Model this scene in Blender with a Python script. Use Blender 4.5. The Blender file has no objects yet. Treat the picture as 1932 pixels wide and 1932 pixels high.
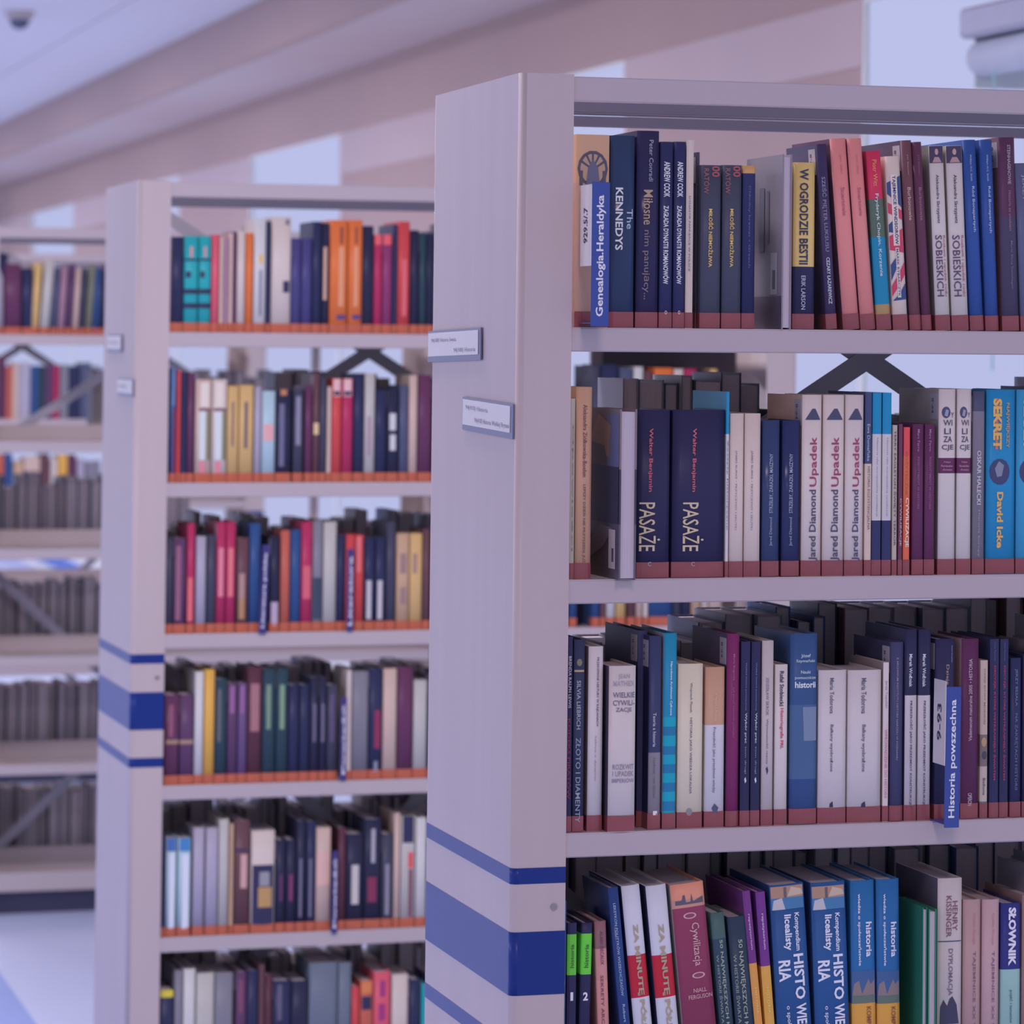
import bpy, math, random
from mathutils import Vector, Matrix

# ------------------------------------------------------------------ camera, world, exposure
W = 1932.0
F, PX, PY = 7357.9, 1680.3, 379.8           # focal length and principal point in pixels
YAW, PITCH, ROLL = -0.3316, 0.038, 0.0078
CZ = 1.70
CAM = Vector((-1.1614, -4.8186, CZ))
SKY = (0.505, 0.53, 0.815)
SKY_STRENGTH = 1.0
LT = (0.56, 0.54, 0.82)                      # light that reaches an upright face in the room

scene = bpy.context.scene
col = scene.collection
_cy, _sy, _cp, _sp, _cr, _sr = math.cos(YAW), math.sin(YAW), math.cos(PITCH), math.sin(PITCH), math.cos(ROLL), math.sin(ROLL)
_right = Vector((_cy, _sy, 0)); FWD = Vector((-_sy * _cp, _cy * _cp, _sp)); _up = _right.cross(FWD)
RIGHT = _cr * _right + _sr * _up
UP = -_sr * _right + _cr * _up
cd = bpy.data.cameras.new('camera')
cam = bpy.data.objects.new('camera', cd); col.objects.link(cam)
mw = Matrix((RIGHT, UP, -FWD)).transposed().to_4x4(); mw.translation = CAM
cam.matrix_world = mw
cd.sensor_fit = 'HORIZONTAL'; cd.sensor_width = 36.0
cd.lens = F / W * 36.0
cd.shift_x = (W / 2 - PX) / W
cd.shift_y = (PY - W / 2) / W
cd.clip_end = 200
cd.dof.use_dof = True; cd.dof.focus_distance = 5.05; cd.dof.aperture_fstop = 8.5
scene.camera = cam

world = bpy.data.worlds.new('daylight'); scene.world = world; world.use_nodes = True
bg = world.node_tree.nodes['Background']
bg.inputs[0].default_value = (*SKY, 1); bg.inputs[1].default_value = SKY_STRENGTH
scene.view_settings.view_transform = 'Standard'
scene.view_settings.look = 'None'
scene.view_settings.exposure = 0.0
scene.view_settings.gamma = 1.0

random.seed(7)

def ray(u, v):
    return RIGHT * ((u - PX) / F) - UP * ((v - PY) / F) + FWD
def atY(u, v, Y):
    r = ray(u, v); return CAM + r * ((Y - CAM.y) / r.y)
def atX(u, v, X):
    r = ray(u, v); return CAM + r * ((X - CAM.x) / r.x)

# ------------------------------------------------------------------ materials
def s2l(c):
    c = c / 255.0
    return c / 12.92 if c <= 0.04045 else ((c + 0.055) / 1.055) ** 2.4
def alb(rgb):
    return tuple(min(0.92, s2l(c) / l) for c, l in zip(rgb, LT))
_mats = {}
def mat(name, rgb, rough=0.5, spec=0.4, var=0.07, scale=14.0, bump=0.0, stretch=None, metallic=0.0, raw=False, coat=0.0):
    key = (name, tuple(rgb), rough, spec, var, scale, bump, stretch, metallic, coat)
    if key in _mats: return _mats[key]
    m = bpy.data.materials.new(name); m.use_nodes = True
    nt = m.node_tree; n = nt.nodes; p = n['Principled BSDF']
    c = tuple(rgb) if raw else alb(rgb)
    p.inputs['Roughness'].default_value = rough
    p.inputs['Specular IOR Level'].default_value = spec
    p.inputs['Metallic'].default_value = metallic
    p.inputs['Coat Weight'].default_value = coat
    if var > 0 or bump > 0:
        tc = n.new('ShaderNodeTexCoord'); nz = n.new('ShaderNodeTexNoise')
        nz.inputs['Scale'].default_value = scale; nz.inputs['Detail'].default_value = 3
        if stretch:
            mp = n.new('ShaderNodeMapping'); mp.inputs['Scale'].default_value = stretch
            nt.links.new(tc.outputs['Object'], mp.inputs['Vector']); nt.links.new(mp.outputs['Vector'], nz.inputs['Vector'])
        else:
            nt.links.new(tc.outputs['Object'], nz.inputs['Vector'])
        mr = n.new('ShaderNodeMix'); mr.data_type = 'RGBA'
        mr.inputs['A'].default_value = (*[x * (1 - var) for x in c], 1)
        mr.inputs['B'].default_value = (*[min(1, x * (1 + var)) for x in c], 1)
        nt.links.new(nz.outputs['Fac'], mr.inputs['Factor'])
        nt.links.new(mr.outputs['Result'], p.inputs['Base Color'])
        if bump > 0:
            b = n.new('ShaderNodeBump'); b.inputs['Strength'].default_value = bump; b.inputs['Distance'].default_value = 0.002
            nt.links.new(nz.outputs['Fac'], b.inputs['Height']); nt.links.new(b.outputs['Normal'], p.inputs['Normal'])
    else:
        p.inputs['Base Color'].default_value = (*c, 1)
    _mats[key] = m
    return m

M_PANEL = mat('painted_steel', (159, 143, 164), 0.40, 0.35, 0.06, 5.0, 0.25, (3.5, 3.5, 0.3))
M_SHELF = mat('shelf_enamel', (154, 140, 164), 0.42, 0.4, 0.02, 5.0)
M_STRIPE = mat('blue_vinyl', (26, 42, 116), 0.3, 0.2, 0.03, 5.0, 0.08, (9, 9, 0.35))
M_RAIL = mat('dark_grey_steel', (92, 90, 122), 0.45, 0.4, 0.05)
M_BRACE = mat('grey_steel', (132, 127, 160), 0.45, 0.4, 0.05)
M_SCREW = mat('zinc', (120, 118, 130), 0.3, 0.6, 0.05, metallic=0.6)
M_PAGE = mat('book_pages', (160, 148, 178), 0.85, 0.1, 0.16, 5.0, 0.0, (260, 4, 2))
M_TAPE = mat('brown_tape', (118, 60, 74), 0.25, 0.5, 0.12, 40)
M_TAPE2 = mat('orange_brown_tape', (158, 80, 66), 0.3, 0.5, 0.12, 40)
M_STICK = mat('paper_sticker', (140, 132, 160), 0.6, 0.2, 0.05)
M_INK = mat('printing_ink', (48, 46, 80), 0.6, 0.2, 0.0)
M_PAPER = mat('white_paper', (184, 176, 202), 0.55, 0.3, 0.03)
M_SIGN2 = mat('indigo_plastic', (54, 46, 112), 0.35, 0.4, 0.04)
M_SIGN = mat('blue_plastic', (44, 60, 140), 0.3, 0.5, 0.04)

# ------------------------------------------------------------------ mesh helpers
def link_mesh(name, verts, faces, mats, parent=None, mi=None, smooth=None):
    me = bpy.data.meshes.new(name); me.from_pydata(verts, [], faces)
    for m in (mats if isinstance(mats, (list, tuple)) else [mats]): me.materials.append(m)
    if mi: me.polygons.foreach_set('material_index', mi)
    if smooth:
        for i in smooth: me.polygons[i].use_smooth = True
    me.update()
    o = bpy.data.objects.new(name, me); col.objects.link(o)
    if parent: o.parent = parent
    return o
BF = [(0, 3, 2, 1), (4, 5, 6, 7), (0, 1, 5, 4), (1, 2, 6, 5), (2, 3, 7, 6), (3, 0, 4, 7)]
def boxes(lst):
    v, f = [], []
    for (x0, x1, y0, y1, z0, z1) in lst:
        k = len(v)
        v += [(x0, y0, z0), (x1, y0, z0), (x1, y1, z0), (x0, y1, z0), (x0, y0, z1), (x1, y0, z1), (x1, y1, z1), (x0, y1, z1)]
        f += [tuple(i + k for i in q) for q in BF]
    return v, f
def bbox(x0, x1, y0, y1, z0, z1, b):
    """box with all edges chamfered by b"""
    b = min(b, (x1 - x0) * .45, (y1 - y0) * .45, (z1 - z0) * .45)
    import bmesh
    bm = bmesh.new()
    v, f = boxes([(x0, x1, y0, y1, z0, z1)])
    vs = [bm.verts.new(p) for p in v]
    for q in f: bm.faces.new([vs[i] for i in q])
    bmesh.ops.bevel(bm, geom=bm.edges[:], offset=b, segments=1, affect='EDGES')
    bm.verts.index_update()
    v = [tuple(p.co) for p in bm.verts]; f = [tuple(p.index for p in q.verts) for q in bm.faces]
    bm.free()
    return v, f
def box(name, b, m, parent=None, bevel=0):
    v, f = bbox(*b, bevel) if bevel else boxes([b])
    return link_mesh(name, v, f, m, parent)
def prism_xy(outer, inner, z0, z1, zs=None):
    """strip profile (outer[i] paired with inner[i]) extruded along z"""
    zs = zs or [z0, z1]
    n = len(outer); v = []; f = []
    for z in zs:
        v += [(x, y, z) for x, y in outer] + [(x, y, z) for x, y in inner]
    seg = []
    for k in range(len(zs) - 1):
        a = k * 2 * n; b = a + 2 * n
        for i in range(n - 1):
            f.append((a + i, a + i + 1, b + i + 1, b + i)); seg.append((k, i))
            f.append((a + n + i + 1, a + n + i, b + n + i, b + n + i + 1)); seg.append((k, -1))
        f.append((a + n, a, b, b + n)); seg.append((k, -2)); f.append((a + n - 1, a + 2 * n - 1, b + 2 * n - 1, b + n - 1)); seg.append((k, -2))
    t = (len(zs) - 1) * 2 * n
    for i in range(n - 1):
        f.append((i + 1, i, n + i, n + i + 1)); seg.append((0, -3))
        f.append((t + i, t + i + 1, t + n + i + 1, t + n + i)); seg.append((len(zs) - 2, -3))
    return v, f, seg
def cyl(c, r, h, axis='z', n=16):
    v, f = [], []
    for s in (0, 1):
        for i in range(n):
            a = 2 * math.pi * i / n; p, q = r * math.cos(a), r * math.sin(a)
            d = {'z': (p, q, s * h), 'y': (p, s * h, q), 'x': (s * h, p, q)}[axis]
            v.append((c[0] + d[0], c[1] + d[1], c[2] + d[2]))
    for i in range(n): f.append((i, (i + 1) % n, n + (i + 1) % n, n + i))
    f.append(tuple(range(n))[::-1]); f.append(tuple(range(n, 2 * n)))
    return v, f
def empty(name, loc, label=None, cat=None, group=None):
    o = bpy.data.objects.new(name, None); col.objects.link(o); o.location = loc
    o.empty_display_size = 0.05
    if label: o['label'] = label
    if cat: o['category'] = cat
    if group: o['group'] = group
    return o
def tag(o, label, cat, group=None):
    o['label'] = label; o['category'] = cat
    if group: o['group'] = group
    return o
def struct(o):
    o['kind'] = 'structure'; return o

# ------------------------------------------------------------------ lettering (outlines turned into flat mesh)
_txt = {}
def text_geo(s, bold=0.0):
    k = (s, bold)
    if k in _txt: return _txt[k]
    cu = bpy.data.curves.new('lettering', 'FONT'); cu.body = s; cu.resolution_u = 2; cu.offset = bold
    ob = bpy.data.objects.new('lettering', cu); col.objects.link(ob)
    dg = bpy.context.evaluated_depsgraph_get()
    me = bpy.data.meshes.new_from_object(ob.evaluated_get(dg))
    v = [(p.co.x, p.co.y) for p in me.vertices]; f = [tuple(p.vertices) for p in me.polygons]
    bpy.data.meshes.remove(me); bpy.data.objects.remove(ob); bpy.data.curves.remove(cu)
    if v:
        xs = [p[0] for p in v]; ys = [p[1] for p in v]
        ax, bx, ay, by = min(xs), max(xs), min(ys), max(ys)
        v = [((x - ax) / max(1e-6, bx - ax), (y - ay) / max(1e-6, by - ay)) for x, y in v]
    _txt[k] = (v, f)
    return _txt[k]

ORD = 'zeroth first second third fourth fifth sixth seventh eighth ninth tenth eleventh twelfth thirteenth fourteenth fifteenth sixteenth seventeenth eighteenth nineteenth twentieth'.split()
def ordinal(i):
    if i <= 20: return ORD[i]
    tens = {2: 'twenty', 3: 'thirty', 4: 'forty', 5: 'fifty', 6: 'sixty', 7: 'seventy'}
    if i % 10 == 0: return tens[i // 10][:-1] + 'ieth'
    return tens[i // 10] + '-' + ORD[i % 10]
SHELF = ['top', 'second', 'third', 'fourth', 'fifth', 'sixth']

PAL = dict(navy=(42, 44, 88), black=(40, 40, 76), teal=(32, 148, 178), crimson=(168, 40, 95), pink=(200, 75, 110), rose=(205, 115, 125),
           beige=(182, 152, 165), mauve=(150, 108, 150), maroon=(92, 48, 92), cream=(186, 168, 188), white=(182, 176, 205), orange=(208, 100, 58),
           red=(190, 60, 76), tan=(178, 140, 130), gold=(192, 152, 112), lavender=(150, 140, 185), pale_blue=(150, 172, 212), dark_grey=(62, 60, 92),
           grey=(114, 110, 142), slate=(72, 76, 120), blue=(42, 70, 140), indigo=(65, 60, 128), olive=(108, 108, 108), brown=(94, 60, 80),
           purple=(84, 54, 102), magenta=(130, 50, 110), light_grey=(165, 158, 180), rust=(178, 84, 82), yellow=(205, 150, 75), dark_green=(42, 62, 88),
           steel_blue=(95, 102, 138), dark_red=(85, 46, 70), violet=(95, 70, 130))
def _dull(c):
    g = sum(c) / 3
    return tuple(int((0.88 * x + 0.12 * g) * 0.95) for x in c)
PAL = {k: _dull(c) for k, c in PAL.items()}
def C(c): return PAL[c] if isinstance(c, str) else c

def clip(pts, x, sgn):
    out = []
    for i in range(len(pts)):
        a, b = pts[i - 1], pts[i]
        ia, ib = sgn * (a[0] - x) >= 0, sgn * (b[0] - x) >= 0
        if ia != ib:
            k = (x - a[0]) / (b[0] - a[0]); out.append((x, a[1] + k * (b[1] - a[1])))
        if ib: out.append(b)
    return out
# ------------------------------------------------------------------ books
def book(label, group, x0, x1, y, z0, h, depth, lean=0.0, segs=None, bulge=None, tape=None, texts=(), decals=(), side=None, sticker=False,
         rev=False, rough=0.38, cat='book', ldecals=()):
    """segs: [(top z of segment, colour)] from bottom to top.  Spine looks towards -Y unless rev."""
    t = x1 - x0
    root = empty('book', (x0, y, z0 + (t * math.sin(lean) if lean > 0 else 0)), label, cat, group)
    root.rotation_euler = (0, lean, 0)
    e = min(0.0035, bulge) if bulge is not None else min(0.0025, t * 0.12)
    c = min(0.0022, t * 0.16)
    n = 7 if e > 0.0015 else 5
    def sp(x):
        q = 2 * x / t - 1
        return e * q ** 2 if n == 7 else e * abs(q) ** 6
    outer = [(0, depth)] + [(t * i / (n - 1), sp(t * i / (n - 1))) for i in range(n)] + [(t, depth)]
    inner = [(c, depth)] + [(c + (t - 2 * c) * i / (n - 1), sp(t * i / (n - 1)) + c) for i in range(n)] + [(t - c, depth)]
    if rev:
        outer = [(x, depth - yy) for x, yy in outer][::-1]; inner = [(x, depth - yy) for x, yy in inner][::-1]
    segs = segs or [(h, PAL['navy'])]
    zs = [0.0] + [min(h, max(0.001, s[0])) for s in segs]; zs[-1] = h
    v, f, sg = prism_xy(outer, inner, 0, h, zs)
    ms = [mat('book_cover', C(s[1]), rough, 0.16, 0.07, 16.0) for s in segs]
    mi = [k for k, i in sg]
    if side is not None:
        ms.append(mat('book_board', C(side), 0.5, 0.22, 0.08, 16.0)); last = len(outer) - 2
        mi = [(len(ms) - 1 if i in (0, last) else k) for k, i in sg]
    link_mesh('cover', v, f, ms, root, mi, smooth=[j for j, (k, i) in enumerate(sg) if 0 < i < len(outer) - 2] if n == 7 else None)
    pg = (c, t - c, e + c * 1.2, depth - 0.003, 0.002, h - 0.0035)
    if rev: pg = (c, t - c, 0.002, depth - e - c * 1.2, 0.002, h - 0.0035)
    box('page_block', pg, M_PAGE, root)
    if tape is not None and not rev:
        th, tm = tape
        o2 = [(-0.0004, 0.03)] + [(-0.0004 + (t + 0.0008) * i / (n - 1), sp(t * i / (n - 1)) - 0.0004) for i in range(n)] + [(t + 0.0004, 0.03)]
        i2 = [(0.0, 0.03)] + [(t * i / (n - 1), sp(t * i / (n - 1)) - 0.0001) for i in range(n)] + [(t, 0.03)]
        v, f, sg = prism_xy(o2, i2, 0.0006, th)
        link_mesh('spine_tape', v, f, tm, root)
    for d in decals:                       # flat print: (colour, [(x fraction, z)...])
        cold, pts = d
        vv, ff = [], []
        for k in range(10):                # cut into upright strips so that the print follows the curve of the spine
            q = clip(clip(pts, k / 10, 1), (k + 1) / 10, -1)
            if len(q) > 2:
                ff.append(tuple(range(len(vv), len(vv) + len(q))))
                vv += [(t * a, sp(t * a) - 0.0004 - 0.00005 * decals.index(d), zz) for a, zz in q]
        if ff: link_mesh('printed_mark', vv, ff, mat('print', C(cold), 0.45, 0.3, 0.0), root)
    for tx in texts:                       # (string, za, zb, x centre, height fraction, colour, direction[, bold])
        s, za, zb, xc, hf, tcol, di = tx[:7]
        gv, gf = text_geo(s, 0.008 + (tx[7] if len(tx) > 7 else 0.0))
        vv = []
        for a, b in gv:
            if di == 'd': x, z = t * (xc + (b - .5) * hf), za - a * (za - zb)
            elif di == 'u': x, z = t * (xc - (b - .5) * hf), zb + a * (za - zb)
            else: x, z = t * (xc + (a - .5) * hf), zb + b * (za - zb)
            vv.append((x, sp(min(t, max(0, x))) - 0.0011, z))
        link_mesh('spine_lettering', vv, gf, mat('lettering', C(tcol), 0.45, 0.3, 0.0), root)
    for cold, pts in ldecals:              # print on the left board: (colour, [(depth fraction, height fraction)...])
        k = ldecals.index((cold, pts))
        link_mesh('cover_print', [(-0.0003 - 0.0001 * k, depth * a, h * b) for a, b in pts], [tuple(range(len(pts)))], mat('print', C(cold), 0.4, 0.3, 0.0), root)
    if sticker:
        zt = h - 0.006
        st = box('shelf_mark_sticker', (-0.0005, -0.0001, 0.006, 0.034, zt - 0.034, zt), M_STICK, root)
        gv, gf = text_geo('8-94')
        vv = [(-0.0007, 0.028 - (1 - b) * 0.008, zt - 0.006 - a * 0.02) for a, b in gv]
        link_mesh('sticker_print', vv, gf, M_INK, st)
    return root

ROWDY, ROWDX = 3.519, 0.0204
def rowY(r): return ROWDY * (r - 1)
def rowX(r): return ROWDX * (r - 1)
ZS = [CZ + 0.0251 - 0.32 * i for i in range(6)]
WFL, D, TH = 0.0704, 0.505, 0.0308
ZT = CZ + 0.3473
ROWN = {1: 'near', 2: 'middle', 3: 'rear', 4: 'rearmost'}
YB = 0.012          # spines stand this far behind the shelf lip

def px_book(row, sh, idx, desc, u0, u1, vtop, col_, ut=None, texts=(), decals=(), dy=0.0, group=None, hmax=0.282, tape=True, wide=None, pv=None, **kw):
    """place a book by where its spine stands: foot edges u0,u1 (pixels of the 1932 frame), head vtop"""
    Y = rowY(row) + YB + dy; z0 = ZS[sh]
    for _ in range(3):
        q = CAM + ray(u0, 0) * 0
        # pixel row of the shelf top at u0
        lo, hi = 0.0, 3000.0
        for _k in range(36):
            m = (lo + hi) / 2
            if atY(u0, m, Y).z > z0: lo = m
            else: hi = m
        vb = lo
    X0 = atY(u0, vb, Y).x; X1 = atY(u1, vb, Y).x
    top = atY(ut if ut is not None else u0, vtop, Y)
    h = min(hmax, top.z - z0)
    lean = 0.0
    if ut is not None:
        lean = math.atan2(top.x - X0, h)
        if abs(lean) < 0.008: lean = 0.0
        h = h / math.cos(lean)
    X0 += 0.0006; X1 -= 0.0006
    t = (X1 - X0) * math.cos(lean)
    def zl(v): return max(0.0, min(h, (atY((u0 + u1) / 2, v, Y).z - z0)))
    segs = None
    if isinstance(col_, list):
        segs = [(zl(v), c) for v, c in col_][::-1]         # given head to foot as (top pixel, colour)
        segs[-1] = (h, segs[-1][1])
    else:
        segs = [(h, col_)]
    tx = []
    for s in texts:
        s = list(s); s[1] = zl(s[1]); s[2] = zl(s[2]); tx.append(tuple(s))
    dc = [(c, [(a, zl(v)) for a, v in pts]) for c, pts in decals]
    depth = kw.pop('depth', None) or min(0.19, max(0.115, h * 0.66))
    label = f'{desc}, {ordinal(idx)} from end panel, {SHELF[sh]} shelf, {ROWN[row]} bookcase'
    tp = (0.0205, M_TAPE if row == 1 else M_TAPE2) if tape else None
    return book(label, group or f'books on the {SHELF[sh]} shelf of the {ROWN[row]} bookcase', X0, X0 + t, Y, z0, h, depth, lean, segs, texts=tx, decals=dc, tape=tp, **kw)

def circ(x, v, rx, rv, n=14):
    return [(x + rx * math.cos(2 * math.pi * i / n), v - rv * math.sin(2 * math.pi * i / n)) for i in range(n)]
def rect(a, b, v0, v1): return [(a, v0), (b, v0), (b, v1), (a, v1)]

WH = (190, 188, 216); YE = (198, 160, 104); DK = (52, 48, 82); RD = (176, 62, 84); GY = (120, 116, 146); FA = (84, 84, 122)
GOLD = (150, 128, 122)
# ------------------------------------------------------------------ room shell
XW, XB = 2.40, 1.848
ZH, ZC, ZL, ZP = 3.008, 3.251, 2.708, 2.513
Y0W, Y1W = 0.6, 36.0
M_FLOOR = mat('floor_vinyl', (168, 172, 226), 0.22, 0.5, 0.03, 1.5)
M_AISLE = mat('blue_floor_vinyl', (128, 142, 216), 0.22, 0.5, 0.03, 1.5)
M_TILE = mat('ceiling_tile', (178, 172, 210), 0.8, 0.2, 0.03, 8)
M_GRID = mat('ceiling_grid', (138, 136, 180), 0.6, 0.2, 0.02)
M_BEIGE = mat('beige_plaster', (152, 130, 148), 0.8, 0.2, 0.03, 2)
M_BEIGE2 = mat('pale_plaster', (167, 149, 174), 0.8, 0.2, 0.03, 2)
M_WHITE = mat('white_plaster', (190, 188, 220), 0.7, 0.2, 0.03, 2)
M_FRAME = mat('window_frame', (186, 186, 214), 0.4, 0.4, 0.02)
M_SKIRT = mat('blue_skirting', (48, 84, 190), 0.4, 0.4, 0.02)
gl = bpy.data.materials.new('window_glass'); gl.use_nodes = True
_n = gl.node_tree.nodes; _n.clear()
_o = _n.new('ShaderNodeOutputMaterial'); _t = _n.new('ShaderNodeBsdfTransparent'); _g = _n.new('ShaderNodeBsdfGlossy'); _x = _n.new('ShaderNodeMixShader')
_t.inputs[0].default_value = (0.98, 0.99, 0.99, 1); _g.inputs['Roughness'].default_value = 0.3; _x.inputs[0].default_value = 0.015
gl.node_tree.links.new(_t.outputs[0], _x.inputs[1]); gl.node_tree.links.new(_g.outputs[0], _x.inputs[2]); gl.node_tree.links.new(_x.outputs[0], _o.inputs[0])

struct(box('floor', (-10, 2.6, -9, 36, -0.05, 0), M_FLOOR))
struct(box('trim_1', (-1.9, 0.03, -9, 36, 0.0, 0.002), M_AISLE))
ceil = struct(box('ceiling', (-10, XB, -6.5, 36, ZC, ZC + 0.05), M_GRID))
tile_me = None
for cx in range(4):
    for ry in range(42):
        xa = 1.30 - 0.6 * cx + (0.0 if cx else 0.0)
        xb = XB if cx == 0 else xa + 0.6
        ya = 10.4 + 0.6 * ry
        w = xb - xa
        if cx in (0, 1) and ry == 0 or tile_me is None or cx >= 1 and ry == 0:
            t = box('ceiling_tile', (0.006, w - 0.006, 0.006, 0.594, -0.008, 0.004), M_TILE, ceil); tile_me = t.data
        else:
            t = bpy.data.objects.new('ceiling_tile', tile_me); col.objects.link(t); t.parent = ceil
        t.location = (xa, ya, ZC)
struct(box('trim_2', (XB, XB + 0.05, Y0W, Y1W, ZH, ZC + 0.05), M_BEIGE))
struct(box('trim_3', (XB + 0.05, XW + 0.025, Y0W, Y1W, ZH, ZH + 0.03), M_BEIGE2))
wall = struct(box('wall_right', (XW, XW + 0.2, Y0W, Y1W, 0, 0.2), M_WHITE))
box('header_beam', (XW, XW + 0.025, Y0W, Y1W, ZL, ZH), M_BEIGE, wall)
EDGES = [Y0W, 5.784, 8.394, 10.97, 13.578, 16.107, 18.58, 21.02, 23.489, 26.069, 28.6, 31.1, 33.6, 36.0]
for k in range(len(EDGES) - 1):
    a, b = EDGES[k], EDGES[k + 1]
    win = struct(empty('window_%d' % (k + 1), (XW, a, 0.2)))
    top = ZL if k % 2 == 0 else 2.0
    if k % 2:
        p = box('pier', (XW + 0.001, XW + 0.02, a, b, 2.0, ZP), M_BEIGE, wall)
        box('pier_head', (XW - 0.004, XW + 0.02, a, b, ZP, ZL), M_BEIGE2, wall)
    g = box('window_pane', (0.006, 0.010, 0.02, b - a - 0.02, 0.02, top - 0.212), gl, win)
    box('window_frame', (0.0, 0.012, 0, 0.02, 0, top - 0.2), M_FRAME, win)
    box('window_frame', (0.0, 0.012, b - a - 0.02, b - a, 0, top - 0.2), M_FRAME, win)
    box('window_frame', (0.0, 0.012, 0.02, b - a - 0.02, 0, 0.02), M_FRAME, win)
    box('window_frame', (0.0, 0.012, 0.02, b - a - 0.02, top - 0.212, top - 0.2), M_FRAME, win)
struct(box('baseboard_right', (XW - 0.015, XW, Y0W, Y1W, 0.06, 0.15), M_SKIRT, bevel=0.004))

# ------------------------------------------------------------------ bookcases
def arc(cx, cy, r, a0, a1, n=5):
    return [(cx + r * math.cos(a0 + (a1 - a0) * i / n), cy + r * math.sin(a0 + (a1 - a0) * i / n)) for i in range(n + 1)]
def panel_profile(off=0.0, mirror=None):
    """steel end panel: broad side, folded round into a flange on each front"""
    r, w = 0.009, WFL
    def path(o):
        rr = r + o
        return ([(w, D + o)] + arc(r, D - r, rr, math.pi / 2, math.pi) + arc(r, r, rr, math.pi, 1.5 * math.pi) + [(w, -o)])
    outer, inner = path(off), path(off - (0.0018 if off == 0 else 0.0003))
    if mirror is not None:
        outer = [(mirror - x, y) for x, y in outer][::-1]; inner = [(mirror - x, y) for x, y in inner][::-1]
    return outer, inner
def bar(name, p, q, wdt, y, th, m, parent):
    """flat bar in the XZ plane from p to q"""
    d = Vector((q[0] - p[0], 0, q[1] - p[1])).normalized(); nn = Vector((-d.z, 0, d.x)) * wdt / 2
    a, b = Vector((p[0], 0, p[1])), Vector((q[0], 0, q[1]))
    pts = [a - nn, b - nn, b + nn, a + nn]
    v = [(c.x, y, c.z) for c in pts] + [(c.x, y + th, c.z) for c in pts]
    return link_mesh(name, v, [(0, 1, 2, 3), (7, 6, 5, 4), (0, 4, 5, 1), (1, 5, 6, 2), (2, 6, 7, 3), (3, 7, 4, 0)], m, parent)
LEN = 1.47
def bookcase(r, label):
    root = empty('bookcase', (rowX(r), rowY(r), 0), label, 'bookcase', 'white steel library bookcases')
    for mir in (None, LEN):
        v, f, sg = prism_xy(*panel_profile(0.0, mir), 0.0, ZT)
        ep = link_mesh('end_panel', v, f, M_PANEL, root, smooth=[i for i, (k, j) in enumerate(sg) if j >= -1 and j not in (0, 6, 12)])
        for za, zb in ((CZ - 0.6762, CZ - 0.6562), (CZ - 0.8156, CZ - 0.7363), (CZ - 0.8945, CZ - 0.8745)):
            v, f, sg = prism_xy(*panel_profile(0.0005, mir), za, zb)
            link_mesh('blue_stripe', v, f, M_STRIPE, ep, smooth=[i for i, (k, j) in enumerate(sg) if j >= 0 and j not in (0, 6, 12)])
        sx = 0.0555 if mir is None else LEN - 0.0555
        v, f = cyl((sx, -0.0022, 0.994), 0.0042, 0.0022, 'y', 12)
        link_mesh('screw', v, f, M_SCREW, ep)
    xa, xb = WFL - 0.004, LEN - WFL + 0.004
    box('top_beam', (xa, xb, 0.003, 0.018, ZT - 0.0340, ZT - 0.0025), M_SHELF, root, 0.0015)
    box('top_beam', (xa, xb, D - 0.018, D - 0.003, CZ + 0.326, ZT - 0.001), M_RAIL, root, 0.0015)
    box('top_beam_flange', (xa, xb, D - 0.030, D - 0.019, CZ + 0.3085, CZ + 0.3235), M_RAIL, root, 0.001)
    box('centre_rail', (xa, xb, 0.235, 0.262, CZ + 0.3135, ZT - 0.002), M_RAIL, root, 0.001)
    for i, z in enumerate(ZS):
        lip = TH if i < 5 else 0.055
        for s in (0, 1):
            ya, yb = (0.002, 0.242) if s == 0 else (0.263, 0.503)
            sh = box('shelf', (xa, xb, ya + 0.001, yb - 0.001, z - 0.0015, z), M_SHELF, root)
            fy = (ya, ya + 0.012) if s == 0 else (yb - 0.012, yb)
            box('front_lip', (xa, xb, fy[0], fy[1], z - lip, z - 0.0003), M_SHELF, sh, 0.0016)
            by = (yb - 0.003, yb - 0.0015) if s == 0 else (ya + 0.0015, ya + 0.003)
            box('back_stop', (xa, xb, by[0], by[1], z + 0.0005, z + 0.046), M_SHELF, sh)
    box('plinth', (xa, xb, 0.05, D - 0.05, 0.0, ZS[5] - 0.056), mat('dark_plinth', (64, 62, 98), 0.6), root)
    zc = CZ - 0.013
    bar('cross_brace', (WFL, zc - 0.31), (1.03, zc + 0.31), 0.028, 0.2455, 0.003, M_BRACE, root)
    bar('cross_brace', (WFL, zc + 0.31), (1.03, zc - 0.31), 0.028, 0.2495, 0.003, M_BRACE, root)
    zc = 0.577
    bar('cross_brace', (WFL, zc - 0.45), (1.03, zc + 0.45), 0.028, 0.2455, 0.003, M_BRACE, root)
    bar('cross_brace', (WFL, zc + 0.45), (1.03, zc - 0.45), 0.028, 0.2495, 0.003, M_BRACE, root)
    box('post', (1.06, 1.085, 0.2435, 0.2615, 0.0, ZT - 0.04), M_SHELF, root)
    if r == 2: box('back_panel', (1.086, xb, 0.2535, 0.2555, 0.1, ZT - 0.04), mat('dark_back_panel', (96, 88, 112), 0.6), root)
    return root
M_SLEEVE = mat('clear_label_sleeve', (84, 82, 126), 0.2, 0.5, 0.05)
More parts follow.
